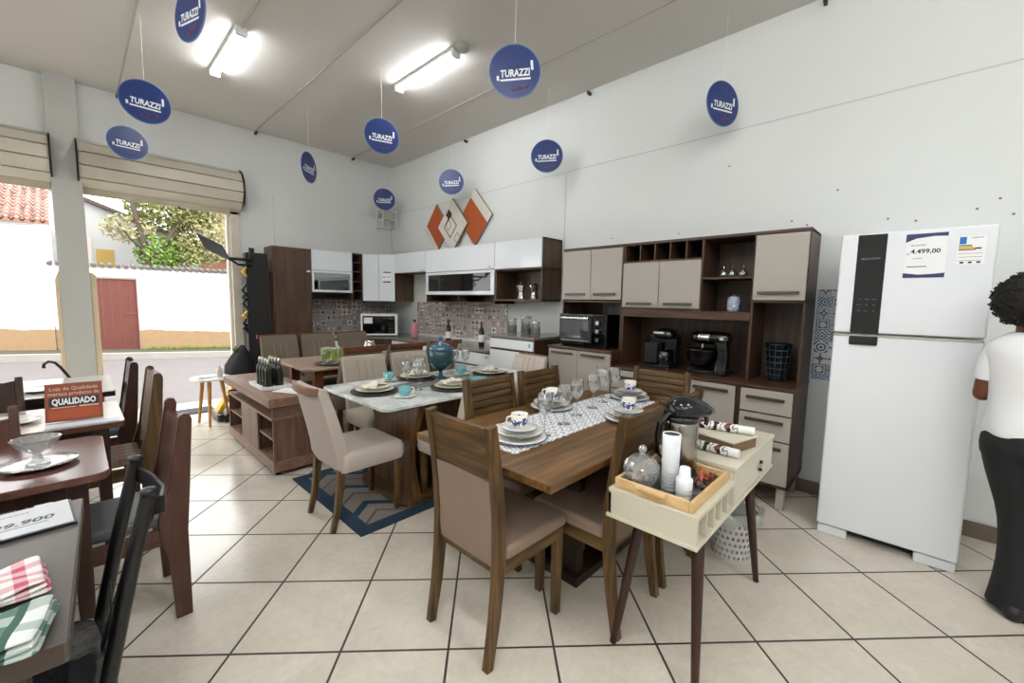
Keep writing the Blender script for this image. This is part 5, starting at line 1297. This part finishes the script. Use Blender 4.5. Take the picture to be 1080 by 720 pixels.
MB().bx(-.115, -.096, .30, .60, .45, .62).build('panel_inset', plain('charcoal_inset', '#2b2b2e', .5), ta, .003)
tb = left_table('reddish_table', 'reddish brown table with rounded corners holding the footed crystal bowl', -1.35, .06, 2.16, 2.78, W_red_tab, W_dark_z, .05, .03)
tc_ = left_table('doorway_table', 'pale topped table holding the orange quality sign and papers', -1.35, .155, 3.02, 3.62, plain('pale_table_top', '#b5a59b', .2, noise=.08, nscale=4), W_dark_z, .015, .035, W_br_x)
td = left_table('doorway_table', 'white topped dark edged table farthest towards the street, with plates and an umbrella', -1.35, .17, 4.02, 4.85, plain('glossy_pale_top', '#c3bcb8', .15), W_dark_z, .015, .04, M_black)
# black metal chair by the grey table
ta.rotation_euler = (0, 0, -rad(2.1))
t = thing('metal_chair', 'black metal chair with thin back wires and a glossy wrapped seat at the grey table', 'chair', (.105, 1.535, 0), PI)
for s in (-1, 1):
    MB().tube([(.0,s*.155,.945),(.045,s*.157,.75),(.105,s*.16,.46),(.09,s*.17,.2),(.05,s*.18,0)], [.016,.0175,.0175,.016,.013], 14).build('rear_post', M_blackm, t)
    MB().lathe([(0,-.005),(.018,-.005),(.018,.006),(.015,.012),(0,.014)], (0, s*.155, .945), 16).build('post_cap', M_black, t)
    MB().tube([(.40,s*.17,.44),(.42,s*.175,0)], [.016,.012], 12).build('front_leg', M_blackm, t)
MB().bar([(-.0,-.15,.905),(-.03,-.10,.885),(-.045,0,.875),(-.03,.10,.885),(-.0,.15,.905)], .05, .010, (0,0,1)).build('top_rail', M_blackm, t, .003)
m = MB()
for y in (-.03, .0, .03): m.tube([(-.03,y,.87),(.05,y*1.6,.66),(.11,y*.4,.47)], .003, 6)
m.tube([(.078,-.157,.60),(.083,.157,.60)], .003, 6).build('back_wires', M_blackm, t)
MB().prism(rrect(.085, .47, -.20, .20, .09), idf, .435, .485).build('seat', plain('film_wrapped_black', '#2a2b2e', .04, coat=.5, noise=.4, nscale=5, bump=.5, bscale=14), t, .018, 4)
# things on the grey table
t = thing('price_board', 'white price board in a dark frame lying on the far edge of the grey table', 'sign', (-.24, 1.81, .7815), rad(4))
MB().bx(-.22, .205, -.105, .105, 0, .006).build('frame', M_black, t, .001)
MB().bx(-.215, .198, -.098, .10, .006, .009).build('sheet', plain('grey_white_paper', '#c3c6cb', .4), t)
m = MB().text('99.900', .045, (.10, -.015, .0092), (1,0,0), (0,1,0), .0004, bold=.001, shear=.2)
m.text('MESA + CADEIRAS', .016, (.05, .062, .0092), (1,0,0), (0,1,0), .0004)
for i in range(3): m.bx(-.19, -.08, .045+.012*i, .048+.012*i, .009, .0094)
m.bx(.0, .15, -.045, -.042, .009, .0094); m.build('lettering', plain('grey_ink', '#4c5058', .6), t)
def folded(name, label, loc, rz, sx, sy, h, mt):
    o = thing(name, label, 'cloth', loc, rz)
    for i in range(3):
        rows = []; k = 1-.03*i
        for j in range(9):
            v = (j/8-.5)*sy*k; rows.append([((a/12-.5)*sx*k, v + .004*math.sin(a*1.1+i), h*i/3+.003+.005*math.sin(a*.9+j*.8+i*2)*(.5 if i < 2 else 1)) for a in range(13)])
        MB().loft(rows, True, False, False).build('fold', mt, o, solid=h/3.3, sub=1)
    return o
folded('checked_cloth', 'folded red and white checked cloth on the grey table', (-.20, 1.40, .792), rad(6), .25, .16, .026, gingham('red_gingham', '#e4dfdf', '#c25a70', '#b03a55', 22))
folded('striped_cloth', 'folded green and white striped cloth at the near edge of the grey table', (-.185, 1.205, .792), rad(-10), .24, .16, .03, gingham('green_gingham', '#d9dedb', '#5d7a70', '#3f5f54', 14))
# crystal bowl on silver plate
t = thing('silver_plate', 'oval silver serving plate on the reddish table', 'plate', (-.130, 2.42, .7815))
MB().lathe(plate_prof(.112, .012), (0,0,0), 44).build('plate', plain('beaten_silver', '#b3b3b0', .18, 1, bump=.6, bscale=60), t)
t = thing('footed_bowl', 'footed crystal bowl standing on the silver plate', 'bowl', (-.132, 2.42, .7915))
t.scale = (.82, .82, .95)
scal(MB(), [(.002,.002),(.040,.0),(.042,.006),(.018,.02),(.012,.036),(.02,.046),(.055,.062),(.080,.098),(.083,.105),(.078,.103),(.05,.068),(.002,.052)], amp=.03, freq=14).build('bowl', M_crystal, t)
# sign table
t = thing('quality_sign', 'orange brown sign reading QUALIDADO standing on the pale doorway table', 'sign', (-.03, 3.17, .7815), rad(-6))
tilt = Vector((0, .26, .966)); Us = Vector((1,0,0))
MB().slab((0, .028, .098), Us, tilt, .215, .20, .004).build('board', plain('burnt_orange_card', '#84402a', .5), t, .001)
Ns = Us.cross(tilt); O_ = Vector((0,.028,.098))+Ns*.0006
MB().slab(O_+tilt*.002, Us, tilt, .185, .048, .0005).build('dark_band', plain('dark_band', '#2b1a18', .6), t)
MB().slab(O_-tilt*.062, Us, tilt, .19, .05, .0004).build('orange_block', plain('orange_block', '#a94a22', .6), t)
m = MB().text('Loja de Qualidade', .026, O_+tilt*.072, Us, tilt, .0008, bold=.0004, stretch=.18).text('merece produtos de', .026, O_+tilt*.045, Us, tilt, .0008, bold=.0004, stretch=.19)
m.slab(O_-tilt*.027-Us*.04, Us, tilt, .09, .004, .0004); m.slab(O_-tilt*.026+Us*.055, Us, tilt, .075, .008, .0004)
m.build('lettering', plain('tan_print', '#d8ad8d', .6), t)
MB().text('QUALIDADO', .044, O_+tilt*.002+Ns*.001, Us, tilt, .0006, bold=.0018, stretch=.165).build('brand_lettering', M_lt, t)
MB().bar([(0,.05,.12),(0,.13,.0)], .06, .004, (1,0,0)).build('prop', plain('brown_card', '#6b3626', .6), t)
tag(MB().obx((0,0,.002), .27, .085, .003).build('leaflet', plain('blue_tinged_paper', '#cfd8e4', .5)), 'long white and blue leaflet lying in front of the orange sign', 'leaflet').location = (.0, 3.075, .7805)
bpy.data.objects['leaflet'].rotation_euler = (0, 0, rad(-4))
dish('oval_plate', 'white plate on the pale doorway table by the left picture edge', 'plate', (-.27, 3.30, .7805), .12, .015, M_cup, None)
for i, (x, y, w) in enumerate(((-.18, 4.30, 'nearest the umbrella'), (-.42, 4.45, 'at the left picture edge'))):
    dish('dinner_plate', 'white plate with a dark rim on the street-side table, ' + w, 'plate', (x, y, .7805), .13, .015, M_cup, 'plates on the street-side table', M_rimb)
t = thing('umbrella', 'closed black umbrella with a hooked handle leaning on the street-side table', 'umbrella', (0, 0, 0))
hook = Vector((-.16, 4.93, .80)); P = [(-.03,4.90,.70),(-.06,4.90,.78),(-.10,4.90,.86),(-.13,4.90,.905),(-.165,4.90,.915),(-.19,4.90,.895),(-.192,4.90,.865)]
MB().tube(P, .011, 10).build('hooked_handle', plain('dark_handle', '#251c19', .3), t)
MB().tube([(.10,4.95,.06),(.06,4.94,.25),(.0,4.915,.58),(-.035,4.90,.70)], [.008,.04,.03,.015], 12).build('folded_canopy', plain('black_canopy', '#17171a', .8), t)
MB().tube([(.115,4.955,.0),(.10,4.95,.07)], [.004,.007], 8).build('ferrule', M_steel, t)

# ------------------------------------------------------------------ person beside the refrigerator
def skin_obj(name, verts, edges, radii, m, parent, levels=2):
    me = bpy.data.meshes.new(name); me.from_pydata([tuple(v) for v in verts], edges, []); me.update(); me.materials.append(m)
    o = bpy.data.objects.new(name, me); COL.objects.link(o); o.parent = parent
    sk = o.modifiers.new('Skin', 'SKIN'); sk.use_smooth_shade = True; sk.branch_smoothing = .4
    ly = me.skin_vertices[0] if len(me.skin_vertices) else None
    for i, r in enumerate(radii):
        d = ly.data[i]; d.radius = r if isinstance(r, tuple) else (r, r); d.use_root = (i == 0)
    sb = o.modifiers.new('Subdivision', 'SUBSURF'); sb.levels = levels; sb.render_levels = levels
    return o
M_skin = plain('brown_skin', '#6b4030', .5, spec=.3)
M_hair = plain('black_curly_hair', '#14100f', .75, bump=1.0, bscale=70)
M_tee = plain('white_cotton', '#e3e4e6', .9, bump=.15, bscale=200)
M_jean = plain('black_denim', '#17181b', .85, noise=.15, nscale=12)
t = thing('person', 'person with curly dark hair, white T-shirt and black trousers, facing away beside the refrigerator', 'person', (3.03, -.462, 0), rad(3))
t.scale = (.975, .975, .975)
# local frame: faces +X, left is +Y
V = []; E_ = []; Rd = []
def vtx(p, r, par=None):
    V.append(p); Rd.append(r)
    if par is not None: E_.append((par, len(V)-1))
    return len(V)-1
LEAN = .055
pel = vtx((-.02,0,.93), (.13,.105)); wst = vtx((.0,.01,1.06), (.105,.085), pel); ch = vtx((.0,.02,1.22), (.12,.09), wst); ns = vtx((-.01,.03,1.35), (.075,.055), ch); nk = vtx((.005,.04,1.41), (.048,.048), ns)
hb = vtx((.02,LEAN,1.475), (.062,.075), nk); hm = vtx((.03,LEAN,1.53), (.074,.09), hb); ht = vtx((.02,LEAN,1.60), (.06,.075), hm)
for s in (1, -1):
    sh = vtx((.0,.03+s*.125,1.315), .045, ns); el = vtx((.03,.01+s*.172,1.055), .036, sh); wr = vtx((.215,s*.13,1.07), .026, el); pm = vtx((.265,s*.105,1.085), (.034,.018), wr); pe = vtx((.295,s*.085,1.095), (.034,.016), pm)
    for k, (dz, ln) in enumerate(((.028,.055),(.010,.066),(-.010,.06),(-.027,.045))):
        a = vtx((.303,s*.08,1.096+dz), .009, pe); b = vtx((.303+ln*.5,s*(.08-ln*.4),1.096+dz*1.05), .0085, a); vtx((.303+ln*.45,s*(.08-ln*.85),1.094+dz), .007, b)
    a = vtx((.255,s*.085,1.125), .011, pm); vtx((.275,s*.06,1.14), .009, a)
    hp = vtx((-.02,s*.085,.87), .085, pel); kn = vtx((.02,s*.06-.05,.49), .055, hp); an = vtx((-.02,s*.047-.05,.09), .04, kn); hl = vtx((-.04,s*.047-.05,.045), .036, an); tb_ = vtx((.10,s*.055-.05,.032), (.038,.026), an); vtx((.165,s*.06-.05,.026), (.03,.02), tb_)
skin_obj('body', V, E_, Rd, M_skin, t)
def ring(c, rx, ry, n=28, ph=0, amp=0, fr=7): return [(c[0]+rx*math.cos(a)*(1+amp*math.sin(fr*a+ph)), c[1]+ry*math.sin(a)*(1+amp*math.sin(fr*a+ph)), c[2]) for a in [2*PI*i/n for i in range(n)]]
HC = (-.012, LEAN, 1.535)
hr = MB(); hr.ball(HC, .128, .135, .128, 72, 50)
rnd = random.Random(5)
def lump(p):
    x, y, z = p; q = (Vector(p)-Vector(HC)); k = 1+.045*math.sin(x*95+y*40)*math.sin(y*88-z*35)*math.sin(z*92+x*30)+.03*math.sin(x*190)*math.sin(y*170)*math.sin(z*180)+rnd.uniform(-.012,.012)
    return tuple(Vector(HC)+q*k)
hr.v = [lump(p) for p in hr.v]
hr.v = [(x if not (x > .03 and z < 1.57) else .03+(x-.03)*.25, y, z) for x, y, z in hr.v]
hr.build('hair', M_hair, t)
m = MB()
for i in range(500):
    a = rnd.uniform(0, 2*PI); e = rnd.uniform(-1.0, 1.4); rr = rnd.uniform(.97, 1.04)
    x, y, z = HC[0]+.128*rr*math.cos(e)*math.cos(a), LEAN+.135*rr*math.cos(e)*math.sin(a), HC[2]+.128*rr*math.sin(e)
    if x > .035 and z < 1.58: continue
    q = [(x+.008*math.cos(k*1.0+i), y+.008*math.sin(k*1.0+i), z-.003*k+.01) for k in range(8)]; m.tube(q, [.0015,.003,.0035,.0035,.0035,.0035,.003,.0015], 5)
m.build('curls', M_hair, t)
fc = MB()
for s in (1, -1): MB().ball((.098, LEAN+s*.034, 1.525), .010, .014, .008, 10, 6).build('eye', plain('eye_white', '#d8d4cc', .3) if s > 0 else bpy.data.materials['eye_white'], t)
MB().tube([(.10,LEAN,1.535),(.118,LEAN,1.50),(.108,LEAN,1.488)], [.009,.015,.012], 10).build('nose', M_skin, t)
MB().ball((.098,LEAN,1.458), .012, .028, .008, 12, 6).build('lips', plain('lip_skin', '#6d3a30', .5), t)
for s in (1, -1): MB().ball((.02, LEAN+s*.092, 1.51), .018, .008, .03, 10, 8).build('ear', M_skin, t)
sh = MB(); R_ = []
for z, rx, ry, cx_, cy_, am in ((.885,.150,.172,-.015,0,.025),(.93,.152,.174,-.02,0,.022),(1.0,.140,.160,-.01,.005,.018),(1.08,.132,.152,-.0,.01,.014),(1.18,.136,.160,-.0,.015,.008),(1.27,.130,.170,-.005,.025,.004),(1.325,.105,.160,-.01,.03,0),(1.362,.080,.110,-.008,.035,0),(1.385,.064,.075,-.004,.038,0)):
    R_.append(ring((cx_,cy_,z), rx, ry, 36, z*14, am, 6))
sh.loft(R_, True, False)
sh.build('t_shirt', M_tee, t, solid=.003, sub=1)
for s in (1, -1):
    pts = [(.0,.03+s*.105,1.32),(.01,.026+s*.132,1.25),(.018,.02+s*.148,1.17),(.02,.018+s*.152,1.145)]; MB().tube(pts, [.050,.056,.053,.050], 16).build('sleeve', M_tee, t, sub=1)
tr = MB(); R_ = [ring((-.02,0,z), rx, ry, 32) for z, rx, ry in ((.955,.132,.150),(.90,.152,.172),(.84,.160,.180),(.79,.145,.172))]; tr.loft(R_, True, True)
for s in (1, -1):
    R_ = [ring((cx_, s*cy_-.05*max(0,min(1,(.8-z)/.3)), z), rx, ry, 24, z*20, .02, 5) for z, rx, ry, cx_, cy_ in ((.83,.135,.092,-.02,.085),(.70,.112,.088,-.01,.078),(.52,.088,.076,.015,.060),(.40,.080,.072,.005,.050),(.25,.086,.076,-.01,.045),(.10,.100,.082,.01,.046),(.03,.110,.086,.02,.048))]
    tr.loft(R_, True, True)
tr.build('trousers', M_jean, t, sub=1)
for s in (1, -1):
    MB().loft([[(x, s*.052-.05+w_*math.cos(a), max(.002, zc+h_*math.sin(a))) for a in [2*PI*i/16 for i in range(16)]] for x, w_, zc, h_ in ((-.10,.01,.03,.02),(-.085,.04,.04,.04),(.0,.046,.05,.05),(.09,.05,.04,.038),(.16,.045,.03,.028),(.205,.02,.02,.016))], True).build('shoe', plain('black_shoe', '#131314', .5) if 'black_shoe' not in bpy.data.materials else bpy.data.materials['black_shoe'], t)
